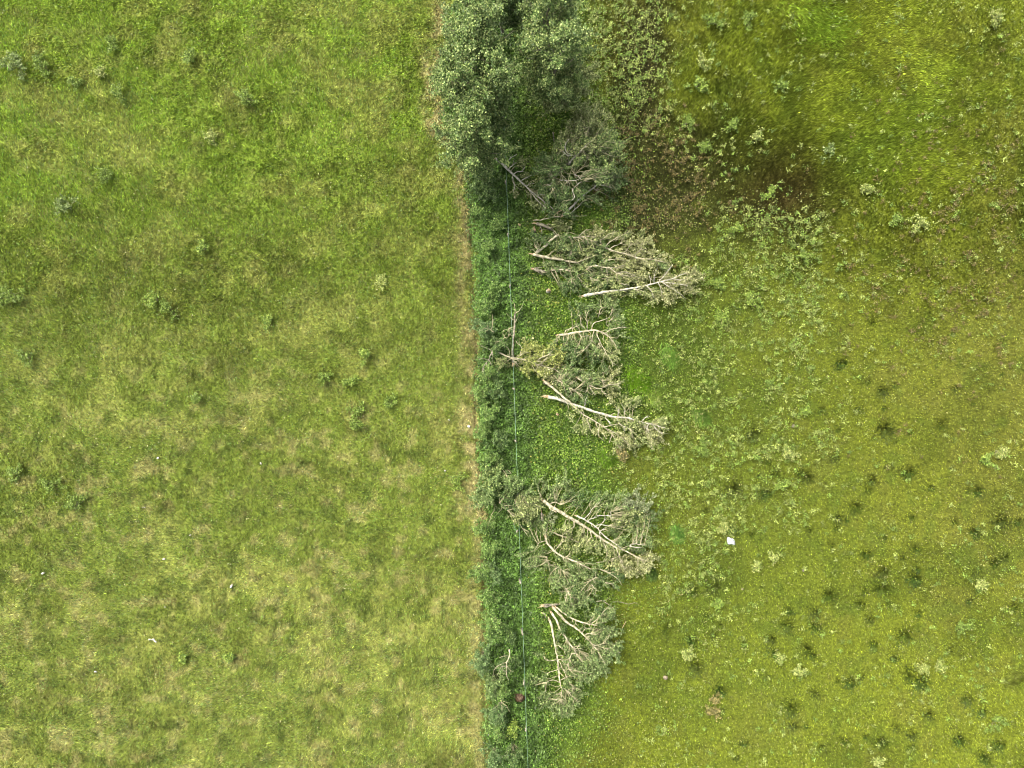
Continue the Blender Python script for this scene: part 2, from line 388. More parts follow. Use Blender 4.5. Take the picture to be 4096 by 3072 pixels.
def twig_leaves(p0, d, L, n, pal, jit=.07, LV=None, LC=None, tb=None, r=.008):
    t = R.random(n)**.7
    Q = p0+d*L*t[:, None]+R.normal(0, jit, (n, 3))
    LV.append(Q); LC.append(pal_cols(pal, n)*np.exp(R.normal(0, .14)))
    if tb is not None: tb.add(np.array([p0, p0+d*L*.5+R.normal(0, .03, 3), p0+d*L]), r*1.25, .004, 3, 0)
def emit_foliage(LV, LC, parent, name='foliage', size=(.08, .145)):
    if not LV: return
    P = np.concatenate(LV); C = np.concatenate(LC); n = len(P)
    P[:, 2] = np.maximum(P[:, 2], ground_z(P[:, 0], P[:, 1])+.04)
    s = R.uniform(*size, n)
    V, Fv, CC = leaves(P, s, s*.72, C, .45)
    mesh(name, V, Fv, 4, M_leaf, parent, CC)
# ------------------------------------------------------------------ fallen trees
def fallen(name, label, cat, reg, trunk, r=(.09, .03), z=(.5, .6), branches=(), blobs=(), mat=None, group=None, end=True, bz=None, dens=1.0, bmat=None):
    mat = mat or M_bark; bmat = bmat or mat
    def path(pl, za, zb, wob=.012):
        m = len(pl); zz = np.linspace(za, zb, m)
        return smooth_path([W(*S(reg, *p), q) for p, q in zip(pl, zz)], .22, wob)
    tp = path(trunk, z[0], z[1])
    root = empty(name, tuple(tp[0])); tag(root, label, cat, group)
    tb = Tubes(); tb.add(tp, r[0]*1.02, r[1]*1.1, 9, .14); tb.build('trunk', mat, root)
    if end: splinter(tp[0], tp[0]-tp[2], r[0]*.9, root)
    alls = [tp]
    for b in branches:
        q0 = W(*S(reg, *b[0]), z[0]); dd = np.linalg.norm(tp[:, :2]-q0[:2], axis=1); j = dd.argmin()
        near = dd[j] < .5
        za = tp[j, 2] if near else (z[0]+z[1])/2
        zb = za+(R.uniform(.1, .6) if bz is None else R.uniform(*bz))
        bp = path(b, za, zb, .02)
        if near: bp = np.vstack([tp[j][None], bp[1:]])
        rb = min(r[0]*.42, max(.018, .5*(r[0]+(r[1]-r[0])*j/len(tp))))
        tb = Tubes(); rb = max(rb, .03); tb.add(bp, rb, .014, 6, .12)
        L = len(bp)
        for q in range(max(1, L//4)):
            i = random.randrange(L//3, L); d = bp[min(i+1, L-1)]-bp[max(i-1, 0)]; d /= np.linalg.norm(d)+1e-9
            d = d+R.normal(0, .5, 3)*np.array([1, 1, .6]); d /= np.linalg.norm(d)
            tb.add(np.array([bp[i], bp[i]+d*.25, bp[i]+d*.5+R.normal(0, .05, 3)]), rb*.45, .005, 4, 0)
        tb.build('branch', bmat, root); alls.append(bp)
    LV = []; LC = []; tw = Tubes(); nodes = np.concatenate(alls)
    for (bx, by, rx, ry, ang, nt_, pal) in blobs:
        ca, sa = math.cos(math.radians(ang)), math.sin(math.radians(ang))
        nt_ = int(nt_*dens*.98)
        for i in range(max(1, nt_//3)):
            u = math.sqrt(R.random()); th = R.uniform(0, 6.28)
            hh = R.uniform(.15, 1.0)*(max(z)+.04)
            e = W(*S(reg, bx+rx*u*math.cos(th), by+ry*u*math.sin(th)), hh)
            dist = np.linalg.norm((nodes-e)[:, :2]-np.array([ca, sa])*-0.5, axis=1); j = dist.argmin()
            s = nodes[j]; mid = (s+e)/2+R.normal(0, .12, 3)
            if np.linalg.norm(s-e) < 2.6:
                tw.add(smooth_path([s, mid+[0, 0, .12], e+[0, 0, .05]], .3), .024, .009, 4, .1)
            for k in range(3):
                d = np.array([ca, sa, R.uniform(-.25, .2)])+R.normal(0, .42, 3)*np.array([1, 1, .5]); d /= np.linalg.norm(d)
                base = e+(mid-e)*R.uniform(0, .7)*(k > 0) + R.normal(0, .05, 3)
                L = R.uniform(.35, .85)
                twig_leaves(base, d, L, int(R.integers(13, 25)), pal, .06, LV, LC, tw, .007)
                for q in range(2):
                    d2 = d+R.normal(0, .5, 3); d2 /= np.linalg.norm(d2)
                    twig_leaves(base+d*L*R.uniform(.2, .8), d2, L*.6, int(R.integers(6, 13)), pal, .045, LV, LC, tw, .005)
    tw.build('twigs', M_twig, root)
    emit_foliage(LV, LC, root)
    return root
FG = 'storm felled trees beside the fence'
fallen('fallen_tree', 'snapped slim pale trunk pointing down right from the foot of the tall standing trees', 'fallen tree', 'B',
  [(505,655),(545,675),(640,770),(780,900),(900,1010),(1040,1120),(1140,1210)], (.09,.022), (1.5,.7),
  [[(640,750),(690,730),(730,695)],[(690,795),(790,790),(830,740)],[(685,820),(700,900),(718,990)],[(790,890),(860,850),(940,820)],[(840,940),(930,925)],[(590,710),(680,640),(740,600)],[(960,1040),(1060,1050)],[(870,990),(940,1080),(1060,1200)],[(1040,1120),(1060,1200)]],
  [(750,720,100,80,40,9,'paleg'),(880,880,120,80,20,12,'paleg'),(740,960,35,50,-80,5,'pale'),(980,1090,110,80,-40,20,'paleg'),(930,980,100,60,-10,10,'pale')], group=FG, mat=M_white)
fallen('leaning_tree', 'broken leafy crown leaning up right, pale stubs among its leaves, below the standing trees', 'tree', 'B',
  [(1200,790),(1290,720),(1330,680),(1400,610),(1500,510)], (.12,.05), (1.4,3.6),
  [[(1290,720),(1340,600),(1380,480)],[(1320,640),(1270,520),(1320,430)],[(1330,570),(1440,450),(1500,400)],[(1500,530),(1560,480)],[(1330,640),(1240,560)],[(1340,600),(1350,470)],[(1200,790),(1140,900)],[(1380,820),(1450,880)],[(1220,890),(1390,890)],[(1080,935),(1140,965)],[(1350,980),(1375,1070),(1340,1110)],[(1290,920),(1310,880)],[(1440,910),(1380,960)]],
  [(1520,235,200,150,80,100,'paleg'),(1480,450,270,190,80,170,'paleg'),(1400,620,300,150,60,150,'stand'),(1700,600,180,220,45,110,'stand'),(1150,730,180,130,160,90,'dark'),(1100,930,140,120,-100,56,'dark'),(1320,960,200,140,-60,64,'dark'),(1180,1090,120,80,-90,22,'dark'),(1620,820,170,140,0,60,'green')], bz=(.3,1.0), end=False, mat=M_white)
fallen('fallen_tree', 'curved pale trunk sweeping up right to bare grey twigs beside the dark brown ground', 'fallen tree', 'B',
  [(1250,1275),(1340,1190),(1450,1080),(1560,990),(1650,920),(1700,880),(1790,850)], (.075,.025), (.5,1.3),
  [[(1580,970),(1610,900),(1600,820)],[(1680,890),(1665,800)],[(1700,880),(1710,730)],[(1770,850),(1830,730)],[(1300,1285),(1380,1215),(1460,1130)],[(1580,985),(1620,1000)],[(1640,945),(1720,950)]],
  [(1680,960,180,130,40,24,'dark'),(1830,880,120,130,45,22,'dark'),(1520,1130,130,80,10,10,'dark'),(1650,1060,150,80,10,12,'green'),(1560,820,130,90,40,14,'green')], group=FG, mat=M_white)
fallen('fallen_branch', 'long thin reddish pole lying level above the grey log stub', 'branch', 'B',
  [(930,1330),(1000,1325),(1150,1295),(1280,1280),(1400,1285),(1510,1280)], (.04,.015), (.3,.4),
  [[(1150,1270),(1200,1240),(1250,1210)],[(1240,1220),(1290,1190)]],[(1250,1240,200,60,0,14,'dark'),(1100,1230,90,60,0,6,'paleg')], bmat=M_wood)
fallen('log', 'thick grey log stub left of the leaf heap, below the thin reddish pole', 'log', 'C',
  [(405,262),(470,275),(570,320)], (.12,.09), (.35,.4), [[(450,290),(460,330),(450,370)]], [(640,290,110,60,20,22,'paleg')], M_grey)
fallen('fallen_tree', 'bright trunk rising up right to a broken tip, upper arm of the arrow shaped pair', 'fallen tree', 'C',
  [(395,585),(500,510),(590,420),(650,385)], (.095,.07), (.6,1.2), [[(400,560),(440,525)],[(590,380),(595,340)]],
  [(520,460,150,80,20,14,'dark'),(330,470,80,100,90,14,'dark'),(620,480,100,80,-60,14,'green')], group=FG)
fallen('fallen_tree', 'straight trunk running right under leaves, lower arm of the arrow shaped pair', 'fallen tree', 'C',
  [(365,600),(520,635),(650,655),(760,680),(850,695)], (.1,.05), (.55,.6), [[(750,530),(790,600)],[(800,540),(785,610)],[(850,695),(960,650)]],
  [(700,600,170,80,10,26,'paleg'),(850,600,200,110,10,40,'green'),(800,700,200,50,0,20,'paleg'),(560,680,120,60,-50,12,'green'),(980,560,140,90,10,24,'green')], group=FG)
fallen('fallen_tree', 'short white trunk piece inside a broad olive crown, right of the arrow shaped pair', 'fallen tree', 'C',
  [(720,408),(780,415),(860,412),(1000,400)], (.06,.025), (.9,1.2), [[(860,412),(950,330)],[(690,370),(780,360)],[(900,410),(1000,440)]],
  [(780,460,180,90,0,34,'dark'),(1000,410,120,80,10,30,'pale'),(900,520,200,90,10,34,'paleg'),(1060,520,100,80,0,14,'green')], group=FG)
fallen('fallen_tree', 'pale branching crown reaching right at the top edge of the widest leaf heap', 'fallen tree', 'C',
  [(1125,505),(1250,560),(1400,600),(1500,635),(1580,650)], (.055,.02), (1.1,1.3),
  [[(1080,465),(1170,400),(1270,340)],[(1150,510),(1290,420),(1420,350)],[(1240,400),(1260,370)],[(1380,590),(1430,510)],[(1480,620),(1560,540)],[(1510,640),(1700,660),(1820,690)],[(1200,540),(1330,480)],[(1150,680),(1300,645)]],
  [(1350,390,200,80,35,24,'paleg'),(1500,500,230,100,20,34,'pale'),(1640,640,200,90,0,50,'pale'),(1300,650,180,90,10,26,'pale'),(1750,720,110,60,-10,14,'green'),(1450,690,160,60,-10,20,'pale')], group=FG, bz=(0,.4))
fallen('stump', 'split grey stump with splayed pieces at the left end of a leafy windfall', 'stump', 'C',
  [(375,765),(430,775),(470,790),(505,788)], (.13,.08), (.4,.4), [[(380,760),(450,745)],[(385,790),(440,785)]], [], M_grey)
fallen('fallen_tree', 'short cream trunk sections showing through a green crown, right of the split grey stump', 'fallen tree', 'C',
  [(560,780),(690,768),(770,782)], (.05,.06), (.6,.6), [[(850,840),(900,900)],[(980,830),(1040,885)],[(780,870),(795,920)]],
  [(680,800,240,70,0,34,'dark'),(900,800,200,100,0,44,'green'),(800,900,240,100,-40,36,'dark'),(1050,900,180,90,-30,30,'dark'),(920,860,60,50,0,7,'fresh')], group=FG)
fallen('fallen_tree', 'grey forked branch deep in wilted olive leaves, above the longest bright trunk', 'fallen tree', 'C',
  [(960,765),(1050,720),(1130,745),(1220,755),(1290,805),(1450,850)], (.05,.02), (.8,1.1), [[(1220,755),(1380,720)],[(1180,820),(1190,900)],[(1290,805),(1400,800),(1540,860)]],
  [(1100,760,170,70,0,26,'green'),(1380,780,200,90,-10,44,'pale'),(1480,860,140,70,-10,30,'pale'),(1250,880,200,90,-20,40,'paleg')], group=FG, bmat=M_grey)
fallen('fallen_tree', 'longest bright straight trunk with a fan of pale twigs at its right tip', 'fallen tree', 'C',
  [(925,1060),(1100,1025),(1300,1000),(1500,970),(1620,945),(1750,910),(1900,870),(2050,810)], (.1,.02), (.9,1.0),
  [[(1690,920),(1710,820)],[(1760,905),(1830,820),(1910,710)],[(1780,910),(1850,945),(2000,1040)],[(1620,950),(1680,1020),(1700,1080)],[(1750,930),(1800,1030)],[(1450,985),(1520,990)],[(1790,905),(1950,920),(2080,950)],[(1640,800),(1660,850),(1690,890)],[(1900,870),(2000,890)]],
  [(1960,850,200,90,20,46,'pale'),(1950,980,190,70,-15,36,'pale'),(1800,1000,150,90,-50,20,'pale'),(1300,1060,280,60,0,26,'paleg'),(1600,1010,200,80,-20,22,'paleg'),(1780,820,110,90,60,9,'pale'),(1020,985,140,60,0,10,'paleg'),(2050,900,110,100,10,20,'pale')], group=FG, mat=M_white)
fallen('broken_branch', 'short lilac grey bare branch resting in leaves above the longest bright trunk', 'branch', 'C', [(1340,925),(1430,950)], (.035,.025), (1.1,1.2), [], [], M_grey)
fallen('fallen_tree', 'round crown with knobbly cream trunk and forking limbs, below the longest bright trunk', 'fallen tree', 'D',
  [(1070,525),(1170,515),(1240,498),(1380,480),(1490,475),(1560,510),(1640,550)], (.08,.03), (.9,1.3),
  [[(1110,485),(1180,460),(1300,410),(1330,405)],[(1375,475),(1380,380),(1370,310)],[(1420,450),(1470,375),(1530,370),(1620,330),(1650,270)],[(1590,410),(1600,350)],[(1620,380),(1670,320)],[(1440,500),(1430,590),(1350,690)],[(1470,490),(1520,590),(1560,680),(1660,830)],[(1510,610),(1450,740)],[(1490,480),(1600,520),(1700,640)],[(1560,510),(1700,450),(1800,440)],[(1310,400),(1300,310)],[(1500,330),(1540,220)],[(1290,540),(1410,540)]],
  [(1300,310,110,100,90,22,'dark'),(1600,230,200,120,50,34,'green'),(1700,430,120,120,20,24,'green'),(1450,590,280,120,-60,66,'green'),(1150,620,180,90,-120,34,'dark'),(1350,760,230,110,-90,46,'dark'),(1600,680,140,120,-70,34,'paleg'),(1280,450,140,60,0,8,'dark')], group=FG, bz=(.2,.8))
fallen('dead_tree', 'leafless upright lying trunk beside the fence, bare twigs along its left side', 'dead tree', 'D',
  [(560,830),(556,700),(565,550),(575,400),(580,290)], (.085,.05), (.9,1.0),
  [[(580,290),(575,180)],[(590,290),(620,260),(655,220)],[(570,370),(530,330)],[(575,390),(600,350)],[(560,470),(510,450)],[(555,545),(510,510)],[(565,430),(520,450),(500,480)]], [], M_grey, end=True, bz=(.1,.3), bmat=M_twig)
fallen('fallen_tree', 'slender trunk crossing the fence wire, its crown bright yellow green', 'fallen tree', 'D',
  [(395,710),(450,745),(560,780),(680,795),(800,840),(870,860),(950,890),(1030,910),(1080,950)], (.065,.02), (1.3,1.0),
  [[(620,780),(680,710)],[(800,840),(880,770),(980,730)],[(870,850),(920,790),(1000,740)],[(480,755),(560,800)],[(680,700),(590,590)]],
  [(740,720,110,60,30,24,'yellow'),(720,800,130,60,10,32,'yellow'),(760,890,160,60,-20,42,'yellow'),(950,740,150,60,30,40,'yellow'),(1010,830,130,70,10,30,'yellow'),(950,940,120,60,-40,22,'pale'),(480,830,120,50,-170,14,'paleg'),(600,640,60,60,70,6,'pale'),(850,790,90,60,20,16,'yellow')], group=FG, bz=(.2,.5))
fallen('dead_tree', 'bare forked snag with a torn tuft at its top, standing out of the hedge', 'dead tree', 'D',
  [(328,705),(305,760),(290,800),(230,880),(215,960)], (.045,.015), (2.0,1.6),
  [[(320,690),(260,670),(200,655)],[(330,710),(335,765)],[(290,790),(320,860)],[(270,810),(230,785),(180,800)],[(280,850),(285,910)],[(230,890),(235,940)]], [], M_grey, end=False)
fallen('dead_branch', 'small bare fan of twigs sticking out of the hedge above the forked snag', 'branch', 'D',
  [(350,495),(310,470),(285,455)], (.03,.02), (1.9,2.1), [[(285,455),(240,450)],[(285,455),(270,420)],[(310,470),(330,430),(330,300)],[(300,460),(250,490)]], [], M_twig, end=False)
fallen('dead_branch', 'curling bare grey branches between hedge and lying dead trunk', 'branch', 'D',
  [(470,550),(440,590),(400,640)], (.025,.012), (1.5,1.4), [[(470,550),(440,500),(460,470)],[(470,550),(500,560),(510,520)],[(450,580),(360,605)],[(520,740),(515,680),(480,655)]], [], M_twig, end=False)
fallen('fallen_tree', 'thinner of the two crossing bare trunks, its wilted tip ending lower left', 'fallen tree', 'E',
  [(500,215),(540,250),(620,310),(700,380),(800,470),(900,560),(1000,620),(1100,680),(1170,730),(1240,800),(1280,860),(1320,950)], (.08,.02), (1.2,.8),
  [[(950,600),(980,680),(1005,750)],[(1100,690),(1090,760),(1095,820)],[(1170,730),(1260,770),(1400,890)],[(1240,800),(1210,890)],[(1270,850),(1390,860)],[(1150,720),(1210,700),(1310,680)],[(1290,880),(1350,960)]],
  [(770,520,80,50,-40,9,'paleg'),(910,650,100,60,-80,12,'paleg'),(1120,760,100,60,-70,8,'pale'),(1330,850,110,80,-40,26,'pale'),(1340,960,70,50,-70,14,'rust'),(1240,830,80,60,-60,8,'paleg')], group=FG)
fallen('fallen_tree', 'lower of the two crossing trunks, thick grey butt and white curved stem reaching far right', 'fallen tree', 'E',
  [(530,380),(620,395),(720,430),(800,465),(920,500),(1060,550),(1250,600),(1420,615),(1560,660),(1680,685),(1760,700)], (.12,.03), (.6,.9),
  [[(1270,605),(1330,680),(1400,720),(1440,740)],[(1560,660),(1620,720),(1650,780)],[(1620,680),(1640,760)],[(1570,655),(1600,610),(1640,590)],[(1310,590),(1308,510)],[(1370,600),(1375,520)],[(1150,590),(1190,640),(1220,690)],[(1690,690),(1750,760),(1800,790)],[(930,500),(940,430)],[(1380,710),(1370,740)],[(1700,690),(1820,720)]],
  [(1420,500,120,80,70,22,'paleg'),(1530,700,130,80,-40,22,'paleg'),(1680,780,140,80,-40,44,'pale'),(1760,680,110,70,10,22,'paleg'),(1250,670,200,70,-60,20,'paleg'),(1550,890,110,50,-30,12,'paleg'),(1050,600,200,60,-40,14,'paleg')], group=FG, mat=M_white)
fallen('fallen_tree', 'green crown with two thin pale stems inside, just above the crossing trunks', 'fallen tree', 'E',
  [(645,200),(750,260),(850,330),(910,380)], (.035,.015), (1.0,.9), [[(750,260),(800,340)]],
  [(720,80,180,130,-60,44,'green'),(900,110,200,110,-30,46,'green'),(750,290,140,80,-40,26,'dark'),(930,310,120,80,-50,14,'dark'),(640,230,70,70,-30,8,'paleg')], group=FG)
fallen('fallen_tree', 'wilted crown of crooked pale limbs pointing right, above the white curved stem', 'fallen tree', 'E',
  [(855,170),(930,215),(985,250),(1010,300),(1050,360)], (.05,.02), (1.0,1.1),
  [[(985,250),(1080,290),(1150,270),(1130,200)],[(1120,310),(1180,350)],[(1150,265),(1250,240),(1340,235)],[(1280,240),(1330,265)],[(985,250),(950,330)]],
  [(1120,240,160,100,-10,44,'paleg'),(1190,160,110,60,20,14,'pale'),(1260,240,80,40,0,9,'pale'),(1180,350,60,40,-50,7,'pale'),(1000,180,150,80,0,24,'green')], group=FG)
fallen('broken_branch', 'small Y shaped bare twig on open grass above the crooked pale limbs', 'branch', 'E', [(1110,135),(1150,105),(1180,85),(1210,40)], (.025,.015), (.4,.6), [[(1180,85),(1200,70)]], [], M_bark, end=False)
fallen('fallen_tree', 'dark olive crown with thin brown stem arching over the fence above the leaning post', 'fallen tree', 'F',
  [(410,445),(440,470),(500,530),(570,600),(640,700),(730,820)], (.035,.012), (1.8,.8),
  [[(430,460),(435,520)],[(350,530),(320,580),(300,650)],[(540,480),(640,560)],[(600,450),(700,520),(720,540)],[(660,430),(830,480)],[(680,735),(740,770)],[(450,90),(480,130)],[(500,80),(540,120)]],
  [(700,420,170,90,-30,60,'paleg'),(640,540,140,90,-40,46,'paleg'),(480,420,140,100,-40,30,'dark'),(620,290,140,80,0,20,'green')], group=FG, bmat=M_twig)
fallen('fallen_tree', 'thickest straight trunk running down right into a wilted tip with hanging sprays', 'fallen tree', 'F',
  [(890,425),(980,490),(1080,545),(1200,620),(1340,700),(1480,800),(1600,880),(1700,940),(1780,970),(1880,1020),(1990,1070)], (.125,.03), (.8,1.2),
  [[(1230,650),(1230,710),(1150,770)],[(1700,940),(1720,1010),(1790,1180)],[(1780,970),(1930,1050),(2060,1100)],[(1400,770),(1450,860)],[(1550,840),(1600,990)],[(940,500),(1040,550)],[(1640,1070),(1720,1040)],[(980,450),(1030,440),(1080,470)]],
  [(1020,300,220,130,60,46,'green'),(1300,440,220,110,40,36,'dark'),(1230,740,140,80,-120,24,'paleg'),(1530,900,190,90,-60,40,'paleg'),(1850,1120,180,100,-50,80,'pale'),(1990,1040,120,70,-20,26,'pale'),(1700,1100,140,110,-80,26,'paleg'),(1350,800,130,70,-90,16,'paleg')], group=FG)
fallen('fallen_tree', 'bleached white splintered limbs spread like antlers over the thickest trunk', 'fallen tree', 'F',
  [(1260,590),(1380,650),(1470,705),(1520,760),(1590,830),(1680,890),(1760,950)], (.06,.02), (1.4,1.5),
  [[(1470,700),(1530,690),(1620,695)],[(1520,745),(1575,740)],[(1520,760),(1515,800),(1530,880)],[(1520,770),(1560,810)],[(1530,690),(1570,640),(1575,590)],[(1490,585),(1640,585)],[(1380,640),(1470,600),(1480,570)],[(1850,920),(1920,900),(2010,915)],[(1850,925),(1980,945)],[(1390,575),(1450,495)],[(1400,690),(1460,720)],[(1640,540),(1640,620)]],
  [(1600,480,240,120,30,46,'green'),(1780,640,210,120,10,60,'paleg'),(1950,450,150,100,50,44,'grey'),(2000,580,120,80,0,28,'dark'),(1750,790,190,110,-20,40,'green'),(1940,910,120,70,0,22,'green')], group=FG, mat=M_white, bz=(.1,.6))
fallen('fallen_tree', 'large green crown below the thickest trunk, short pale trunk pieces showing at its left', 'fallen tree', 'F',
  [(920,830),(935,890),(980,940),(1040,1000),(1120,1045),(1300,1120),(1420,1180)], (.075,.03), (1.0,1.1),
  [[(860,860),(835,905)],[(1010,1000),(1050,940),(1140,850)],[(1410,1310),(1470,1270)],[(1430,1350),(1480,1410)],[(1130,1385),(1165,1430),(1190,1480)],[(1150,1400),(1145,1490)],[(1520,1180),(1650,1240),(1720,1290)],[(1060,1150),(1110,1200)],[(930,1040),(940,1080)],[(1480,1110),(1560,1100)],[(1580,1330),(1650,1340)],[(1100,1080),(1130,1050)]],
  [(850,750,150,110,100,36,'green'),(860,1050,170,120,-160,46,'green'),(1130,1150,240,140,-60,80,'green'),(1380,1230,230,120,-20,56,'green'),(1600,1240,160,90,-20,36,'dark'),(1100,1340,170,100,-60,46,'green'),(1250,1500,170,110,-90,56,'green'),(980,660,60,60,60,9,'grey'),(1120,940,120,60,40,16,'paleg'),(1330,1420,180,90,-50,20,'dark'),(1100,780,90,60,30,9,'paleg')], group=FG)
fallen('log', 'slim straight log lying in shade between the large green crown and the thickest trunk', 'log', 'F', [(985,770),(1090,810),(1200,850),(1330,900)], (.05,.035), (.5,.5), [], [], M_bark)
fallen('wood_stub', 'short grey upright stub just left of the thickest trunk', 'stump', 'F', [(872,560),(876,600),(880,640)], (.06,.05), (.9,1.2), [[(890,565),(895,600)]], [], M_grey)
fallen('stump', 'torn grey forked stump pointing left above the three splayed trunks', 'stump', 'G',
  [(900,203),(960,195),(1060,188)], (.12,.07), (.5,.5), [[(915,185),(970,188)]], [(1150,170,130,70,0,14,'green')], M_grey)
fallen('fallen_tree', 'right hand one of the three splayed trunks, bending into a round green crown', 'fallen tree', 'G',
  [(1005,225),(1060,285),(1140,375),(1230,430),(1320,505),(1400,580),(1450,650),(1510,700)], (.09,.025), (.6,1.1),
  [[(1320,500),(1360,450)],[(1330,510),(1420,510)],[(1360,540),(1410,540)],[(1380,560),(1410,565)],[(1430,640),(1540,660)],[(1590,670),(1660,685),(1745,720)],[(1480,690),(1580,850)],[(1420,620),(1480,640),(1550,620)]],
  [(1550,560,200,150,-30,90,'green'),(1600,720,150,100,-30,40,'green'),(1400,660,180,100,-40,26,'green'),(1420,430,90,50,0,8,'dark')], group=FG)
fallen('fallen_tree', 'thin trunk topmost of the splayed group, ending in white forked twigs', 'fallen tree', 'G',
  [(1040,220),(1130,290),(1220,345),(1310,380),(1400,410)], (.06,.035), (.7,1.4),
  [[(1400,410),(1405,380),(1420,350)],[(1400,410),(1480,400)],[(1405,405),(1500,345),(1560,270),(1620,210)],[(1250,360),(1255,400),(1280,430)],[(1220,345),(1215,385)]],
  [(1480,340,140,90,30,30,'green'),(1560,270,70,50,40,10,'green'),(1450,300,80,60,60,8,'dark')], group=FG)
fallen('fallen_tree', 'middle one of the three splayed trunks, mostly hidden in its own leaves', 'fallen tree', 'G',
  [(985,280),(1020,335),(1050,390),(1080,460),(1130,540),(1200,640),(1260,730)], (.08,.03), (.6,1.0),
  [[(1190,620),(1240,690)],[(1240,650),(1300,700)],[(1230,700),(1190,770),(1170,900)],[(1200,650),(1290,655)]],
  [(1250,740,180,130,-60,60,'green'),(1330,880,240,120,-50,80,'green'),(1120,580,100,110,-50,18,'green'),(1480,880,100,90,-40,20,'green'),(1090,440,80,80,-70,9,'dark')], group=FG)
fallen('fallen_tree', 'left hand one of the three splayed trunks, running down to a thin bushy tip', 'fallen tree', 'G',
  [(960,355),(985,430),(1010,560),(1030,680),(1050,790),(1065,930),(1080,1060),(1090,1100)], (.085,.03), (.6,.9),
  [[(1030,620),(1120,690)],[(1050,735),(1115,755)],[(1050,790),(1150,805)],[(1040,800),(960,810),(900,760)],[(1055,800),(1100,880),(1140,960)],[(1085,870),(1060,910),(930,950)],[(1060,950),(1010,1000)],[(1090,1090),(1150,1140),(1210,1170)],[(1150,1140),(1240,1220)],[(1090,1100),(1100,1150),(1090,1230)],[(1150,980),(1190,1060),(1240,1110)],[(1080,1050),(980,1020),(930,1050)],[(1080,1010),(1150,1000)]],
  [(1100,1230,180,120,-85,60,'green'),(880,1060,100,60,170,16,'green'),(1150,1140,160,90,-60,26,'green'),(920,770,60,30,150,5,'green'),(1170,1000,110,100,-60,14,'green'),(960,1180,100,80,-120,16,'green'),(1150,1340,90,60,-90,12,'green')], group=FG)
fallen('wood_stub', 'short brown hooked stub left of the three splayed trunks', 'stump', 'G', [(890,285),(912,300),(920,335)], (.05,.045), (.3,.4), [], [], M_grey)
fallen('broken_branch', 'T shaped pale stick on grass right of the torn forked stump', 'branch', 'G', [(1475,155),(1540,150),(1620,190),(1690,245)], (.03,.015), (.25,.3), [[(1540,150),(1580,145)]], [], M_bark, end=False)
fallen('broken_branch', 'long wavy grey twig lying on grass right of the T shaped stick', 'branch', 'G', [(1660,160),(1760,165),(1840,185),(1900,165),(1950,190)], (.018,.01), (.2,.2), [], [], M_grey, end=False)
fallen('broken_branch', 'short straight rusty stick on open grass right of the round green crown', 'branch', 'G', [(1760,460),(1785,415),(1810,370)], (.02,.015), (.2,.2), [], [], M_wood, end=False)
fallen('broken_branch', 'grey upright pole in grass between standing trees and leaning crown', 'branch', 'B', [(1160,520),(1150,440),(1140,360)], (.03,.045), (.3,1.2), [], [], M_grey, end=False)
fallen('dead_branch', 'forked bare grey limb lying over the lower hedge', 'branch', 'G', [(515,685),(520,760),(490,830),(485,900),(485,970),(510,1020)], (.05,.015), (2.2,2.3),
  [[(490,825),(400,865),(350,910)],[(420,860),(415,900)],[(510,740),(410,775)],[(490,860),(510,900)],[(485,920),(450,915)]], [], M_bark, end=False)
fallen('dead_branch', 'small spray of grey twigs in the hedge left of the soil mound', 'branch', 'G', [(440,1240),(430,1270),(425,1300)], (.02,.012), (2.0,2.1),
  [[(430,1270),(490,1310)],[(430,1280),(385,1310)],[(430,1270),(400,1275)],[(428,1290),(440,1340)],[(440,1275),(465,1260)]], [], M_twig, end=False)
# ------------------------------------------------------------------ splintered stumps standing in the strip
def stump(label, reg, zx, zy, r, h, mat=M_grey):
    p = W(*S(reg, zx, zy), 0); p[2] = ground_z(p[0:1], p[1:2])[0]
    root = empty('stump', tuple(p)); tag(root, label, 'stump')
    tb = Tubes(); tb.add(smooth_path([p-[0, 0, .1], p+[0, 0, h*.5], p+[0, 0, h]], .1), r*1.25, r, 10, .12); tb.build('bark', mat, root)
    t = Tubes()
    for i in range(9):
        a = i*.7; q = p+np.array([math.cos(a)*r*.5, math.sin(a)*r*.5, h-.05])
        t.add(np.array([q, q+[R.normal(0, .04), R.normal(0, .04), R.uniform(.1, .4)], q+[.1+R.normal(0, .08), -.06+R.normal(0, .05), R.uniform(.3, .55)]]), r*.38, .01, 5)
    t.build('torn_wood', M_wood, root)
stump('splintered stump with fresh orange wood, between thick grey log stub and arrow shaped pair', 'C', 370, 350, .15, .5)
stump('cut pale stump alone in green herbs left of the longest bright trunk', 'C', 530, 1012, .13, .6, M_white)
stump('broken stump with dark bark at the upper end of the crossing trunks', 'E', 500, 220, .13, .8)
stump('small brown stump beside the thick grey log stub, nearer the fence', 'C', 210, 292, .08, .3)
stump('tiny dark stump in the mown looking grass left of the lower crossing trunk', 'E', 630, 565, .07, .2)
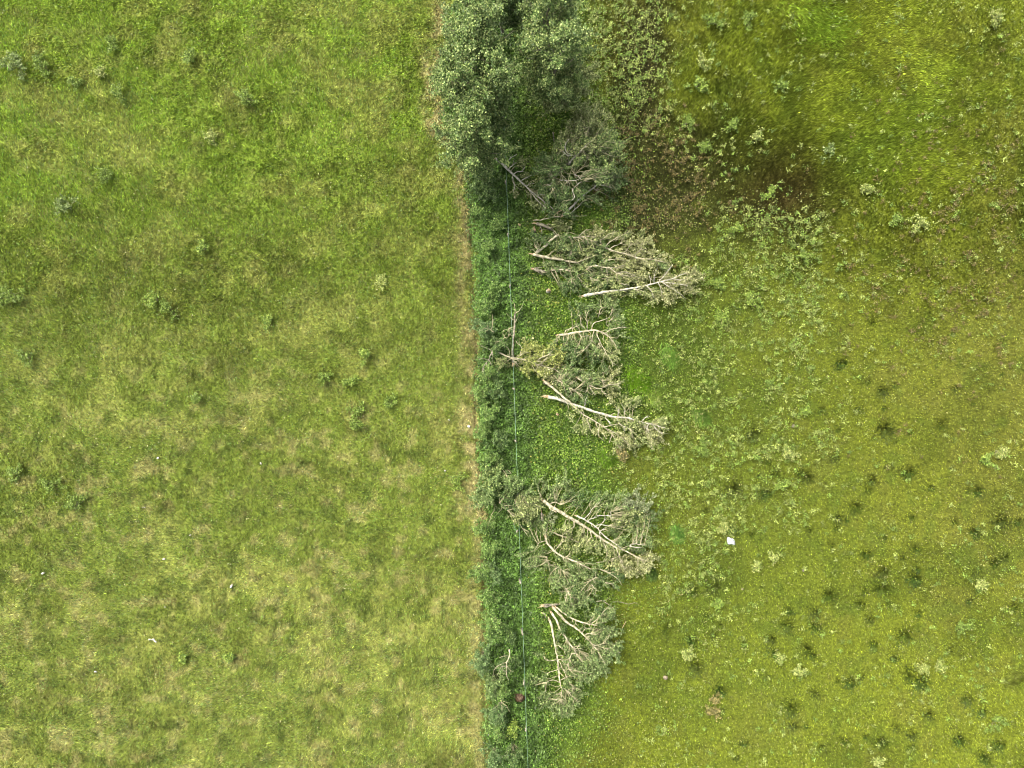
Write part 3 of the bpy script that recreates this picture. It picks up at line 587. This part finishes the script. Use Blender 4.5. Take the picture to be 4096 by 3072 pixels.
# ------------------------------------------------------------------ standing trees
def stand(label, sx, sy, H, rad, pal, n=46, name='standing_tree', zb=.3, group=None, dens=1.0):
    zc = H*.62; c = W(sx, sy, zc); base = c.copy(); base[2] = 0
    root = empty(name, tuple(base)); tag(root, label, 'tree', group)
    lean = R.normal(0, .5, 2)
    tp = smooth_path([base-[0, 0, .1], base+[lean[0]*.3, lean[1]*.3, H*.35], base+[lean[0]*.6, lean[1]*.6, H*.7], base+[lean[0], lean[1], H*.96]], .5, .03)
    tb = Tubes(); tb.add(tp, .02*H*.8, .02, 9, .06); tb.build('trunk', M_grey, root)
    LV = []; LC = []; tw = Tubes(); br = Tubes()
    hv = H*(1-zb)/2; zc = H*zb+hv
    for i in range(n):
        u = R.uniform(-.95, 1); a = R.uniform(0, 6.28); w_ = math.sqrt(max(0, 1-u*u))
        k = R.uniform(.7, 1.05)*(1+.25*math.sin(a*3+i))
        e = np.array([c[0]+lean[0]*(u+1)/2+rad*w_*k*math.cos(a), c[1]+lean[1]*(u+1)/2+rad*w_*k*math.sin(a), zc+u*hv*.95])
        s = tp[min(len(tp)-1, max(0, int(len(tp)*((e[2]-rad*w_*.9)/H))))]
        mid = (s+e)/2+np.array([0, 0, .3])+R.normal(0, .15, 3)
        bp = smooth_path([s, mid, e], .4, .02); br.add(bp, .035, .012, 5, 0)
        for k2 in range(6):
            j = random.randrange(len(bp)//3, len(bp)); o = bp[j]; d = (e-s)/max(.3, np.linalg.norm(e-s))+R.normal(0, .6, 3)+[0, 0, .3]; d /= np.linalg.norm(d)
            L = R.uniform(.4, .95)
            tw.add(np.array([o, o+d*L]), .012, .005, 3, 0)
            for k3 in range(4):
                d2 = d+R.normal(0, .55, 3); d2 /= np.linalg.norm(d2)
                twig_leaves(o+d*L*R.uniform(.2, 1), d2, R.uniform(.3, .6), int(R.integers(14, 28)*dens), pal, .09, LV, LC, tw if k3 == 0 else None, .006)
    br.build('branches', M_grey, root); tw.build('twigs', M_twig, root)
    emit_foliage(LV, LC, root, 'crown', (.09, .15))
SG = 'tall standing trees in the clump at the top'
stand('lowest left tree of the standing clump, its crown touching the snapped slim trunk', 1915, 545, 9.0, 1.95, 'stand', 52, group=SG)
stand('broad grey green tree in the middle of the left side of the standing clump', 1905, 385, 11.0, 2.1, 'stand', 60, group=SG)
stand('full leafy tree between the left side of the standing clump and its dark gap', 1985, 350, 10.0, 1.7, 'stand', 44, group=SG)
stand('upper left tree of the standing clump overhanging the dry field margin', 1912, 175, 11.0, 1.9, 'stand', 56, group=SG)
stand('paler tree at upper right of the standing clump, cut by the top frame edge', 2198, 90, 11.0, 1.8, 'stand', 46, group=SG)
stand('right hand tree of the standing clump with thin showing branches', 2210, 245, 10.5, 2.0, 'stand', 50, group=SG)
stand('smaller bluish tree at the lower right corner of the standing clump', 2255, 350, 5.5, 1.5, 'paleg', 36, group=SG)
stand('dark low tree behind the standing clump at the top frame edge', 2010, 15, 7.0, 1.7, 'dark', 34, group=SG)
stand('narrow dark tree in the gap at the top frame edge left of the paler tree', 2085, -30, 7.5, 1.5, 'dark', 30, group=SG)
# ------------------------------------------------------------------ shrubs
def shrub(label, sx, sy, rpx, h, pal, name='hedge_shrub', cat='shrub', group=None, dens=1.0, flat=False, size=(.06, .11)):
    rad = rpx*CAMH/FPX; c = W(sx, sy, h*.6); c[2] = ground_z(c[0:1], c[1:2])[0]
    root = empty(name, tuple(c)); tag(root, label, cat, group)
    LV = []; LC = []; st = Tubes()
    ns = max(5, int(12*rad*rad*dens+5)); lob = R.uniform(0, 6.28, 3)
    for i in range(ns):
        a = R.uniform(0, 6.28); q = math.sqrt(R.random())*(.8+.3*math.sin(2*a+lob[0])+.2*math.sin(3*a+lob[1]))
        e = c+np.array([rad*q*math.cos(a), rad*q*math.sin(a), h*(1.08-.55*q*q)*R.uniform(.75, 1.1)])
        st.add(smooth_path([c+R.normal(0, .05, 3)*[1, 1, 0], c*.45+e*.55-[0, 0, .05], e], .3), .018, .006, 4, 0)
        for k in range(6):
            d = (e-c)/np.linalg.norm(e-c)*.5+R.normal(0, .6, 3); d[2] = abs(d[2])*.7; d /= np.linalg.norm(d)
            o = e+(c-e)*R.uniform(0, .45)*[1, 1, .6]
            twig_leaves(o, d, R.uniform(.15, .42), int(R.integers(9, 20)), pal, .05, LV, LC, None)
    st.build('stems', M_twig, root)
    emit_foliage(LV, LC, root, 'foliage', size)
HG = 'shrubs of the hedge along the furrow'
for d in [
 ('dark shrub at the hedge top, right beneath the standing clump', 1945, 700, 50, 2.2, 'dark'),
 ('small shrub at the head of the bare furrow below the standing clump', 1908, 745, 34, 1.6, 'dark'),
 ('dark round shrub in nettles left of the snapped slim trunk tip', 1962, 775, 46, 1.8, 'dark'),
 ('low shrub on the furrow edge level with the long thin reddish pole', 1915, 850, 28, 1.0, 'hedge'),
 ('light green shrub in nettles near the wire, level with the grey log stub', 1990, 900, 30, 1.0, 'hedge'),
 ('leafy shrub left of the wire, level with the arrow shaped pair', 1950, 990, 34, 1.1, 'hedge'),
 ('low pale shrub beside the wire, level with the longest bright trunk', 1975, 1170, 34, 1.2, 'hedge'),
 ('dense shrub above the small bare fan of twigs in the hedge', 1940, 1235, 44, 2.0, 'hedge'),
 ('blue green shrub under the small bare fan of twigs', 1935, 1315, 50, 2.2, 'blue'),
 ('dark shrub beside the lower end of the lying dead trunk, left of the wire', 1985, 1385, 48, 1.8, 'dark'),
 ('round shrub just below the bare forked snag', 1950, 1500, 48, 2.0, 'hedge'),
 ('narrow shrub against the dry margin, below left of the forked snag', 1925, 1570, 40, 1.8, 'hedge'),
 ('dark shrub nearest the wire, level with the crossing trunks butts', 1985, 1560, 48, 2.0, 'dark'),
 ('wide shrub in the hedge, level with the middle of the crossing trunks', 1955, 1650, 52, 2.0, 'hedge'),
 ('hedge shrub left of the white scrap on the dry margin', 1925, 1740, 40, 1.7, 'hedge'),
 ('leafy hedge shrub beside the wire, level with the tips of the crossing trunks', 1990, 1765, 46, 1.6, 'dark'),
 ('green hedge shrub opposite the broad bare dry patch', 1955, 1840, 44, 1.7, 'hedge'),
 ('tall yellowish topped shrub in the hedge above the dark olive crown', 1965, 1915, 62, 2.6, 'stand'),
 ('grey green shrub left of the dark olive crown over the fence', 1945, 1985, 62, 2.6, 'green'),
 ('dense shrub right of it touching the dark olive crown', 2045, 1930, 52, 2.2, 'green'),
 ('shrub on the furrow edge, level with the leaning fence post', 1930, 2105, 44, 1.6, 'hedge'),
 ('spreading shrub near the middle of the lower hedge gap, above the soil stripe', 1960, 2190, 46, 1.6, 'hedge'),
 ('bushy shrub bulging left over the field, level with the large green crown', 1925, 2285, 52, 2.2, 'hedge'),
 ('dark shaded shrub tucked behind the bulging bushy one', 1985, 2300, 40, 1.8, 'blue'),
 ('pale leaved shrub directly above the dark soil stripe', 1950, 2375, 42, 1.8, 'hedge'),
 ('biggest bright shrub of the lower hedge, above the forked grey limb', 1970, 2500, 68, 3.0, 'hedge'),
 ('small shrub between the bright shrub and the wire', 2040, 2545, 32, 1.6, 'dark'),
 ('blue grey shrub bulging left beside the forked grey limb', 1930, 2640, 58, 2.4, 'blue'),
 ('dark shrub right of the forked grey limb', 2030, 2655, 46, 2.2, 'dark'),
 ('shrub beneath the lower end of the forked grey limb', 1975, 2735, 60, 2.3, 'green'),
 ('light shrub touching the soil mound from the upper left', 2012, 2762, 38, 1.9, 'hedge'),
 ('shrub around the small spray of grey twigs', 1990, 2850, 52, 2.0, 'blue'),
 ('blue green shrub below the small spray of grey twigs', 1990, 2920, 46, 2.0, 'hedge'),
 ('small yellow green shrub near the wire below the soil mound', 2055, 2910, 32, 1.4, 'fresh'),
 ('dark shrub near the bottom frame edge beside the wire', 2050, 3010, 50, 2.0, 'dark'),
 ('pale shrub on the left of the hedge at the bottom frame edge', 1975, 3025, 50, 2.0, 'blue'),
]: shrub(d[0], d[1], d[2], d[3]*1.1, d[4], d[5], group=HG, dens=1.5, size=(.07, .13))
FGp = 'young bushes scattered in the fields'
for d in [
 ('big grey leaved bush near the left frame edge in the upper field', 70, 262, 58, 1.0, 'grey'),
 ('brownish green bush beside the big grey leaved one, upper left field', 177, 255, 46, .9, 'paleg'),
 ('dim bush above the three small bushes in the upper left field', 456, 184, 34, .8, 'green'),
 ('compact pale bush farthest right of the bushes in the top left field', 766, 234, 42, .9, 'paleg'),
 ('narrow pale sprig at upper left of the pair of joined bushes', 412, 295, 26, .8, 'cream'),
 ('yellow green bush at lower right of the pair of joined bushes', 478, 375, 42, .9, 'fresh'),
 ('narrow dark bush left of the pair of joined bushes', 304, 335, 28, .9, 'green'),
 ('long upright bush midway between the joined bushes and the standing clump', 987, 385, 46, 1.0, 'green'),
 ('pale thin bush alone in the upper middle of the left field', 842, 544, 30, .7, 'cream'),
 ('grey green bush below the joined bushes, upper left field', 418, 709, 38, .8, 'paleg'),
 ('greyish bush in the left field above the pair near the middle', 260, 823, 46, .9, 'grey'),
 ('fresh green bush near the middle left with a dark side', 810, 990, 34, .9, 'fresh'),
 ('left bush of the bright pair halfway down the left field', 616, 1195, 38, .9, 'fresh'),
 ('right bush of the bright pair halfway down the left field', 668, 1228, 40, .9, 'paleg'),
 ('bush with a pale cap under a speckled herb patch, centre of the left field', 1068, 1285, 36, .7, 'fresh'),
 ('small cream bush right of centre in the left field', 1530, 1128, 24, .7, 'cream'),
 ('large faint bush against the left frame edge, halfway down', 35, 1175, 60, .9, 'green'),
 ('upright bluish bush nearest the hedge in mid left field', 1461, 1425, 32, 1.0, 'hedge'),
 ('left of the two small bluish bushes below mid left field', 1290, 1514, 28, .9, 'blue'),
 ('right of the two small bluish bushes below mid left field', 1394, 1527, 28, .8, 'hedge'),
 ('dark round bush in the left field centre, lower half', 790, 1590, 32, .8, 'green'),
 ('dark bush close to the left frame, just below halfway', 100, 1430, 40, .9, 'dark'),
 ('upper bush of the dark vertical pair left of the hedge', 1423, 1640, 36, .8, 'green'),
 ('lower grey bush of the dark vertical pair left of the hedge', 1429, 1700, 34, .8, 'paleg'),
 ('dark bush nearest the hedge of those level with crossing trunks', 1562, 1615, 34, .8, 'green'),
 ('leafy bush against the dry margin left of the dark olive crown', 1834, 1930, 36, .9, 'fresh'),
 ('grey bush low in the left field near its left edge', 297, 2025, 50, .9, 'paleg'),
 ('dark bush above left of the grey one, low in the left field', 195, 1945, 42, .9, 'green'),
 ('pale green bush at left edge, lower left field', 60, 1890, 40, .8, 'paleg'),
 ('deep green leafy plant in the lower left field', 918, 2630, 26, .6, 'hedge'),
 ('small green plant right of the crooked white bone', 730, 2640, 20, .5, 'hedge'),
 ('yellow green bush right of the scrub belt, lower of two at top', 2783, 337, 42, .9, 'fresh'),
 ('bright bush right of the scrub belt, upper of two at top', 2806, 253, 32, .9, 'cream'),
 ('grey bush near the top frame edge in the right field', 2998, 75, 38, .9, 'paleg'),
 ('olive bush near the top frame edge, left of the grey one', 2852, 84, 42, .9, 'paleg'),
 ('single pale yellow bush in the upper middle right field', 3029, 544, 26, .7, 'cream'),
 ('grey green bush at the upper edge of the brown ground', 2814, 585, 34, .8, 'paleg'),
 ('slim green bush above the brown ground', 2745, 491, 34, .8, 'green'),
 ('faint twin bush above the single pale yellow one', 2925, 506, 34, .7, 'green'),
 ('small light bush inside the brown ground right of centre', 3082, 767, 22, .6, 'fresh'),
 ('faint green bush in bright grass below the swirl', 3120, 335, 36, .7, 'green'),
 ('cream bush on the right of the reddish brown patch', 3465, 765, 30, .7, 'cream'),
 ('large straw coloured bush group head in the right field', 3670, 895, 46, .9, 'cream'),
 ('grey green bush left of the large straw coloured one', 3580, 880, 30, .8, 'paleg'),
 ('pale silvery patch of bush on the upper right field', 3320, 606, 36, .6, 'grey'),
 ('pale bush in the extreme upper right corner', 3985, 70, 34, .8, 'cream'),
 ('dark feathery bush in the middle of the right field', 3228, 1027, 36, .9, 'green'),
 ('bright leafy bush in the belt right of the longest bright trunk', 3013, 1207, 44, .9, 'fresh'),
 ('bright leafy bush left of it nearer the longest bright trunk', 2890, 1276, 38, .9, 'hedge'),
 ('wide leafy bush in the upper part of the scrub right of the longest bright trunk', 2875, 1130, 40, .9, 'hedge'),
 ('grey green bush at the edge of the brown ground below the reddish patch', 2937, 928, 36, .8, 'hedge'),
 ('pale flowering bush in the centre of the right field', 3159, 1813, 34, .6, 'cream'),
 ('brightest bush near the right frame edge, right of two', 3995, 1805, 28, .8, 'cream'),
 ('bright low bush near the right frame edge, left of two', 3941, 1836, 30, .7, 'fresh'),
 ('bush with cream tip just above the plastic bag', 2883, 2110, 28, .7, 'cream'),
 ('dark green bush with light rim, right field centre', 3128, 1936, 28, .6, 'hedge'),
 ('small star shaped green bush in the centre of the right field', 3220, 1644, 22, .6, 'fresh'),
 ('bluish bush right of the lower crossing trunk tip', 2806, 1798, 28, .7, 'blue'),
 ('cream speckled bush low in the right field near the round green crown', 2755, 2609, 32, .5, 'cream'),
 ('green bush midway between bag and cream speckled bush', 2877, 2412, 30, .6, 'fresh'),
 ('pale plant upper of two in the lower right field', 3127, 2629, 24, .5, 'cream'),
 ('pale plant lower of two in the lower right field', 3195, 2676, 24, .5, 'cream'),
 ('pale bush cut by the bottom frame edge in the right field', 3506, 3050, 28, .6, 'cream'),
 ('rusty withered plant low in the right field', 2857, 2850, 26, .5, 'rust'),
 ('pink brown withered plant above the rusty one', 2865, 2800, 20, .4, 'rust'),
 ('pale leafy clump left of two in the lower right meadow', 3682, 2670, 30, .5, 'cream'),
 ('pale leafy clump right of two in the lower right meadow', 3763, 2663, 26, .5, 'cream'),
 ('light bush in the dark patch near the right frame edge', 3925, 2338, 26, .6, 'cream'),
 ('light bush in the lower right corner', 3986, 2893, 38, .6, 'paleg'),
 ('grey leafy bush above the lower right corner', 3844, 2507, 36, .6, 'paleg'),
 ('speckled plant lower left of two beneath the bag', 3033, 2264, 22, .45, 'cream'),
 ('speckled plant upper right of two beneath the bag', 3087, 2230, 22, .45, 'cream'),
]: shrub(d[0], d[1], d[2], d[3], d[4]*.62, dict(green='field', dark='field', blue='field', hedge='fresh', paleg='field', grey='sage').get(d[5], d[5]), name='bush', group=FGp, dens=.8, size=(.07, .13))
# ------------------------------------------------------------------ tussocks
def tussock_mesh(seed, tone, blade_l):
    rr = np.random.default_rng(seed); n = 460
    a = rr.uniform(0, 6.28, n); q = np.abs(rr.normal(0, .27, n))
    x = q*np.cos(a); y = q*np.sin(a); L = rr.uniform(.6, 1, n)*blade_l
    tilt = np.clip(.9+q*.9+rr.normal(0, .2, n), .5, 1.4)
    c = lin(tone)*GK*np.exp(rr.normal(0, .3, n))[:, None]
    return blades(x, y, L, np.full(n, .026), a+rr.normal(0, .8, n), tilt, c, np.zeros(n))
tus = []
for i in range(4):
    V, Fv, C = tussock_mesh(i, [(78,100,28),(86,104,30),(74,98,34),(84,98,36)][i], .24)
    o = mesh('tussock_source', V, Fv, 3, M_grass, None, C); tus.append(o.data); bpy.data.objects.remove(o)
T6 = [(610,215),(330,65),(490,190),(950,185),(1110,170),(1225,45),(1180,120),(1400,230),(1590,290),(1800,130),(1920,190),(2080,130),(2190,130),(1080,270),(1600,410),(1500,345),(1060,570),(1280,545),(830,655),(980,665),(1420,615),(705,670),(1595,675),(1310,710),(985,750),(1510,800),(840,795),(730,830),(1330,855),(930,890),(1450,940),(390,520),(250,540),(110,770),(260,845),(385,810),(1540,1000),(1530,1050),(600,1020),(705,1050),(880,1020),(1115,1075),(1190,1085),(1270,1050),(1610,1080),(1890,1180),(1980,1260),(980,1155),(100,1235),(840,1240),(930,1340),(1460,1360),(1290,1410),(1370,1450),(1390,1440),(1560,1400),(1560,1465),(1020,1470),(570,1450),(520,1535),(2000,1550),(1815,1465),(430,1140),(1660,1280),(340,690),(430,750),(560,860),(280,990),(1290,320),(1260,620),(1900,600),(1950,420),(2120,350),(2100,650),(1950,540),(1920,440),(2040,380)]
T5 = [(1430,250),(1270,460),(1480,600),(1350,700),(1165,700),(1490,690),(1490,810),(1630,820),(1785,785),(1250,810),(1240,950),(1050,1030),(920,1040),(840,1050),(1090,1060),(1615,1030),(1405,1120),(880,1140),(695,1120),(1740,1110),(1920,1125),(1975,1130),(1860,590),(2110,510),(410,600),(1540,575)]
pts = [(2600+a*.6763, 2000+b*.6763) for a, b in T6]+[(2400+a*.7667, 1100+b*.7667) for a, b in T5]
pts += [(R.uniform(3000, 4060), R.uniform(1500, 3040)) for _ in range(26)]
for i, (a, b) in enumerate(pts):
    p = W(a, b, .2); o = bpy.data.objects.new('grass_tussock', tus[i % 4]); col.objects.link(o)
    o.location = (p[0], p[1], ground_z(p[0:1], p[1:2])[0]-.03); o.rotation_euler = (0, 0, R.uniform(0, 6.28)); s = float(np.clip(np.exp(R.normal(.0, .28)), .55, 1.7)); o.scale = (s*R.uniform(.9, 1.2), s, s*.9)
    tag(o, 'round dark green grass tussock in the yellow green right field', 'tussock', 'dark tussocks dotted over the right field')
# ------------------------------------------------------------------ fence
posts = [((2022,725), 'grey post by the middle of the snapped slim trunk, first from the top'), ((2032,935), 'pale topped post level with the splintered stump'), ((2040,1143), 'dark post in nettles level with the longest bright trunk'),
 ((2054,1555), 'low post in herbs left of the crossing trunks butts'), ((2061,1765), 'post with brown top level with the crossing trunks tips'), ((2070,2128), 'displaced white topped post under the dark olive crown, wire pulled aside'),
 ((2080,2332), 'grey post level with the large green crown'), ((2089,2537), 'whitish post beside the biggest bright hedge shrub'), ((2096,2736), 'small post just above the soil mound'), ((2103,2922), 'longer grey post near the bottom frame edge')]
fr = empty('wire_fence', tuple(W(2060, 1500, 0))); tag(fr, 'thin blue green wire fence on low wooden posts running down the lush strip', 'fence')
for (px, py), lab in posts:
    p = W(px, py, 1.1); z0 = ground_z(p[0:1], p[1:2])[0]; lean = R.normal(0, .05, 2)
    tb = Tubes(); tb.add(np.array([[p[0]-lean[0], p[1]-lean[1], z0-.1], [p[0], p[1], .6], [p[0]+lean[0]*.5, p[1]+lean[1]*.5, 1.12]]), .065, .055, 10, .05)
    o = tb.build('post', M_post, fr); o['label'] = lab
wy = [-200, 560, 725, 935, 1143, 1350, 1555, 1765, 2000, 2128, 2332, 2537, 2736, 2922, 3300]
for zz in (.45, .75, 1.05):
    pw = [W(float(fence_x(yy))+(-12 if yy == 2060 else 0), yy, zz) for yy in wy]
    tb = Tubes(); tb.add(smooth_path(pw, .8), .013, .013, 5, 0); tb.build('wire', M_wire, fr)
tb = Tubes(); tb.add(smooth_path([W(*S('F', *q), .9) for q in [(560,610),(568,690),(590,750),(612,765)]], .2), .012, .012, 5, 0); tb.build('wire', M_wire, fr)
# ------------------------------------------------------------------ soil mound
def dome(name, label, cat, sx, sy, rad, h, mat, rough=.06, seg=48, rings=16, squash=1.0, kind=None):
    p = W(sx, sy, h*.5); p[2] = ground_z(p[0:1], p[1:2])[0]
    V = [(0, 0, h)]
    for i in range(1, rings+1):
        t = i/rings
        for j in range(seg):
            a = j*2*math.pi/seg; r = rad*t*(1+.06*math.sin(3*a)+.04*math.sin(5*a+1))
            V.append((r*math.cos(a), r*math.sin(a)*squash, h*math.cos(t*1.75)-.04*t+random.gauss(0, rough)*h*.4*(1-abs(t-.5))))
    F = [[0, 1+j, 1+(j+1) % seg] for j in range(seg)]
    for i in range(rings-1):
        for j in range(seg):
            a = 1+i*seg+j; b = 1+i*seg+(j+1) % seg; c = a+seg; d = b+seg
            F += [[a, c, d], [a, d, b]]
    V = np.array(V)+p
    return V, np.array(F), p
V, F, p = dome('ant_hill', '', '', 2081, 2791, .4, .6, M_soil, .12)
root = empty('soil_mound', tuple(p)); tag(root, 'round brown ant hill of bare soil and needles touching the fence wire', 'ant hill')
mesh('mound', V, F, 3, M_soil, root, None, True)
n = 900; a = R.uniform(0, 6.28, n); q = .40*np.sqrt(R.uniform(.25, 1, n)); k = .42*np.cos(q/.38*1.5)
PX = p+np.stack([q*np.cos(a), q*np.sin(a), np.maximum(k, .02)], 1)
V, Fv, C = blades(PX[:, 0], PX[:, 1], R.uniform(.08, .2, n), np.full(n, .012), R.uniform(0, 6.28, n), np.full(n, 1.2), lin((140,116,88))*GK*1.2*np.exp(R.normal(0, .4, n))[:, None], PX[:, 2])
mesh('dry_stems', V, Fv, 3, M_grass, root, C)
# ------------------------------------------------------------------ plastic bag
def bag():
    out = [(2913,2153),(2919,2150),(2925,2157),(2932,2155),(2937,2160),(2940,2170),(2941,2178),(2930,2177),(2920,2177),(2911,2176),(2912,2165)]
    cx, cy = 2926, 2167; seg = 44; rings = 12; V = []
    ang = [math.atan2(-(b-cy), a-cx) % (2*math.pi) for a, b in out]; rr = [math.hypot(a-cx, b-cy) for a, b in out]
    o = np.argsort(ang); ang = np.array(ang)[o]; rr = np.array(rr)[o]
    c = W(cx, cy, .2); z0 = ground_z(c[0:1], c[1:2])[0]+.13
    V.append((c[0], c[1], z0+.24))
    for i in range(1, rings+1):
        t = i/rings
        for j in range(seg):
            a = j*2*math.pi/seg; r = np.interp(a, np.r_[ang-2*math.pi, ang, ang+2*math.pi], np.r_[rr, rr, rr])*t*CAMH/FPX*1.05
            x = c[0]+r*math.cos(a); y = c[1]+r*math.sin(a)
            z = z0+.22*math.sqrt(max(0, 1-t**2.5))+.075*math.sin(x*19+y*11)*(1-t*.4)-.12*math.exp(-((x-c[0]-.02+(y-c[1])*.9)/.05)**2)*(y > c[1]-.12)*(1-t**3)
            V.append((x, y, z-(.14 if i == rings else 0)))
    F = [[0, 1+j, 1+(j+1) % seg] for j in range(seg)]
    for i in range(rings-1):
        for j in range(seg):
            a = 1+i*seg+j; b = 1+i*seg+(j+1) % seg
            F += [[a, a+seg, b+seg], [a, b+seg, b]]
    ob = mesh('plastic_bag', V, F, 3, M_bag, None, None, True)
    tag(ob, 'crumpled whitish plastic bag lying on the right field', 'bag')
bag()
# ------------------------------------------------------------------ small stones and scraps
def stone(name, label, cat, sx, sy, a, b, h, rot, mat, group=None, sink=.1, zoff=.12):
    p = W(sx, sy, zoff); p[2] = ground_z(p[0:1], p[1:2])[0]+zoff
    V = []; seg, rg = 14, 8; ph = R.uniform(0, 6, 4); ca, sa = math.cos(rot), math.sin(rot)
    for i in range(rg+1):
        u = i/rg*math.pi
        for j in range(seg):
            v = j/seg*2*math.pi
            d = 1+.14*math.sin(2*v+ph[0])+.1*math.sin(3*v+ph[1]+u*2)+.08*math.sin(4*u+ph[2])
            x = a*d*math.sin(u)*math.cos(v); y = b*d*math.sin(u)*math.sin(v)
            V.append((p[0]+x*ca-y*sa, p[1]+x*sa+y*ca, p[2]+h*d*math.cos(u)))
    F = []
    for i in range(rg):
        for j in range(seg):
            q = i*seg+j; r_ = i*seg+(j+1) % seg
            F += [[q, q+seg, r_+seg], [q, r_+seg, r_]]
    tag(mesh(name, V, F, 3, mat, None, None, True), label, cat, group)
WG = 'pale scraps in the left field'
for d in [('white stone against the dry margin level with the crossing trunks tips', 1875,1706,.11,.09,.4),('small white stone on the dry margin level with the lying dead trunk', 1874,1293,.055,.045,.1),
 ('round whitish stone nearest the left frame edge, lower field', 172,2293,.11,.08,.2),('white forked scrap in the lower middle of the left field', 922,2347,.14,.07,.9),
 ('small curved white scrap left of the lowest part of the left field', 382,2687,.12,.05,-.4),('whitish stone on a herb patch between the two lone white stones', 652,2238,.1,.07,.3),
 ('small white stone below the pair of bluish bushes', 1041,1854,.09,.05,-1),('pale stone on the grass left of the dry margin patch', 1780,1883,.07,.05,-.4),
 ('left one of two tiny white dots beside the grey bush', 567,2031,.04,.04,0),('right one of two tiny white dots beside the grey bush', 576,2031,.04,.04,0),
 ('pale stone high in the dry margin strip, near the furrow', 1796,1680,.06,.04,-.6),('pale stone low in the left field near the hedge', 1954,2942,.05,.04,-1),
 ('pale stone beside the hedge above the bottom frame edge', 1937,2975,.06,.04,-.5),('faint pale stone on the left field, upper of its lower half', 632,1832,.09,.07,0),
 ('tiny cream scrap near a straw patch in the left field', 758,2142,.07,.04,.6),('thin pale scrap at mid height, lower left field', 655,2431,.06,.025,0)]:
    stone('pale_stone', d[0], 'stone', d[1], d[2], d[3], d[4], .06, d[5], M_stone, WG)
# crooked white bone made of knobs on one strip
br = empty('bone', tuple(W(615, 2560, .15))); tag(br, 'crooked white bone like strip in the lower left field', 'bone')
for nm, pl, r in [('joint', [(595,2558),(604,2558)], .05), ('shaft', [(608,2559),(615,2557),(618,2563),(626,2569)], .055)]:
    tb = Tubes(); tb.add(smooth_path([W(a, b, .28) for a, b in pl], .05), r, r*.85, 10, .12); tb.build(nm, M_stone, br)
stone('boulder', 'brown rounded stone in the lower right field near the round green crown', 'stone', 2663, 2713, .17, .13, .12, .3, M_rock, None, zoff=.06)
stone('boulder', 'faint grey brown stone in the centre of the right field', 'stone', 3173, 1704, .12, .11, .08, .3, M_grey, None, zoff=.06)
stone('boulder', 'flat greyish stone below the bag in the right field', 'stone', 3213, 2280, .1, .09, .07, .3, M_grey, None, zoff=.06)
stone('boulder', 'pale round stone under the speckled bushes, lower right field', 'stone', 2971, 2357, .09, .08, .06, 0, M_rock, None, zoff=.06)
# ------------------------------------------------------------------ combed grass tufts
def tuft(label, sx, sy, ang, L, w_, tone, n=1100):
    p = W(sx, sy, .2); root_xy = p
    u = R.normal(0, 1, n)*w_; v = R.normal(0, 1, n)*w_*.6; a = math.radians(ang)
    x = p[0]+u*math.cos(a)-v*math.sin(a); y = p[1]+u*math.sin(a)+v*math.cos(a)
    c = lin(tone)*GK*np.exp(R.normal(.3, .35, n))[:, None]
    V, Fv, C = blades(x, y, R.uniform(.6, 1, n)*L, np.full(n, .022), a+R.normal(0, .35, n)+(v/w_)*.3, np.clip(R.normal(1.15, .12, n), .6, 1.4), c)
    o = mesh('long_grass_tuft', V, Fv, 3, M_grass, None, C); tag(o, label, 'grass tuft')
for d in [('bright combed grass tuft right of the round crown with cream trunk', 2545,1515,-60,.6,.45,(120,160,40)),('pale green tuft with a dark centre right of the crooked pale limbs', 2622,1592,-50,.45,.3,(140,165,70)),
 ('bright soft tuft right of the green crown above the crossing trunks', 2545,1525,-20,.5,.4,(110,158,30)),('bluish swept tuft right of the bright soft tuft', 2680,1420,-70,.6,.35,(112,148,60)),
 ('sage coloured tuft level with the crossing trunks tip', 2806,1667,-40,.5,.3,(116,150,62)),('light lodged tuft under the crossing trunks tip', 2425,1830,-50,.55,.3,(118,156,50)),
 ('blue green tuft right of the antler like limbs', 2712,2135,-70,.4,.3,(104,144,62)),('grey green tuft below the wilted tip of the thickest trunk', 2605,2290,-60,.45,.2,(100,130,60)),
 ('whitish lodged swirl of grass at the top of the right field', 3265,60,-35,.6,1.3,(140,168,52)),('pale lodged grass below the whitish swirl', 3290,120,10,.6,1.0,(132,162,46)),
 ('bleached lodged grass at the right frame edge low down', 4050,2720,20,.5,.35,(168,180,80))]: tuft(*d)
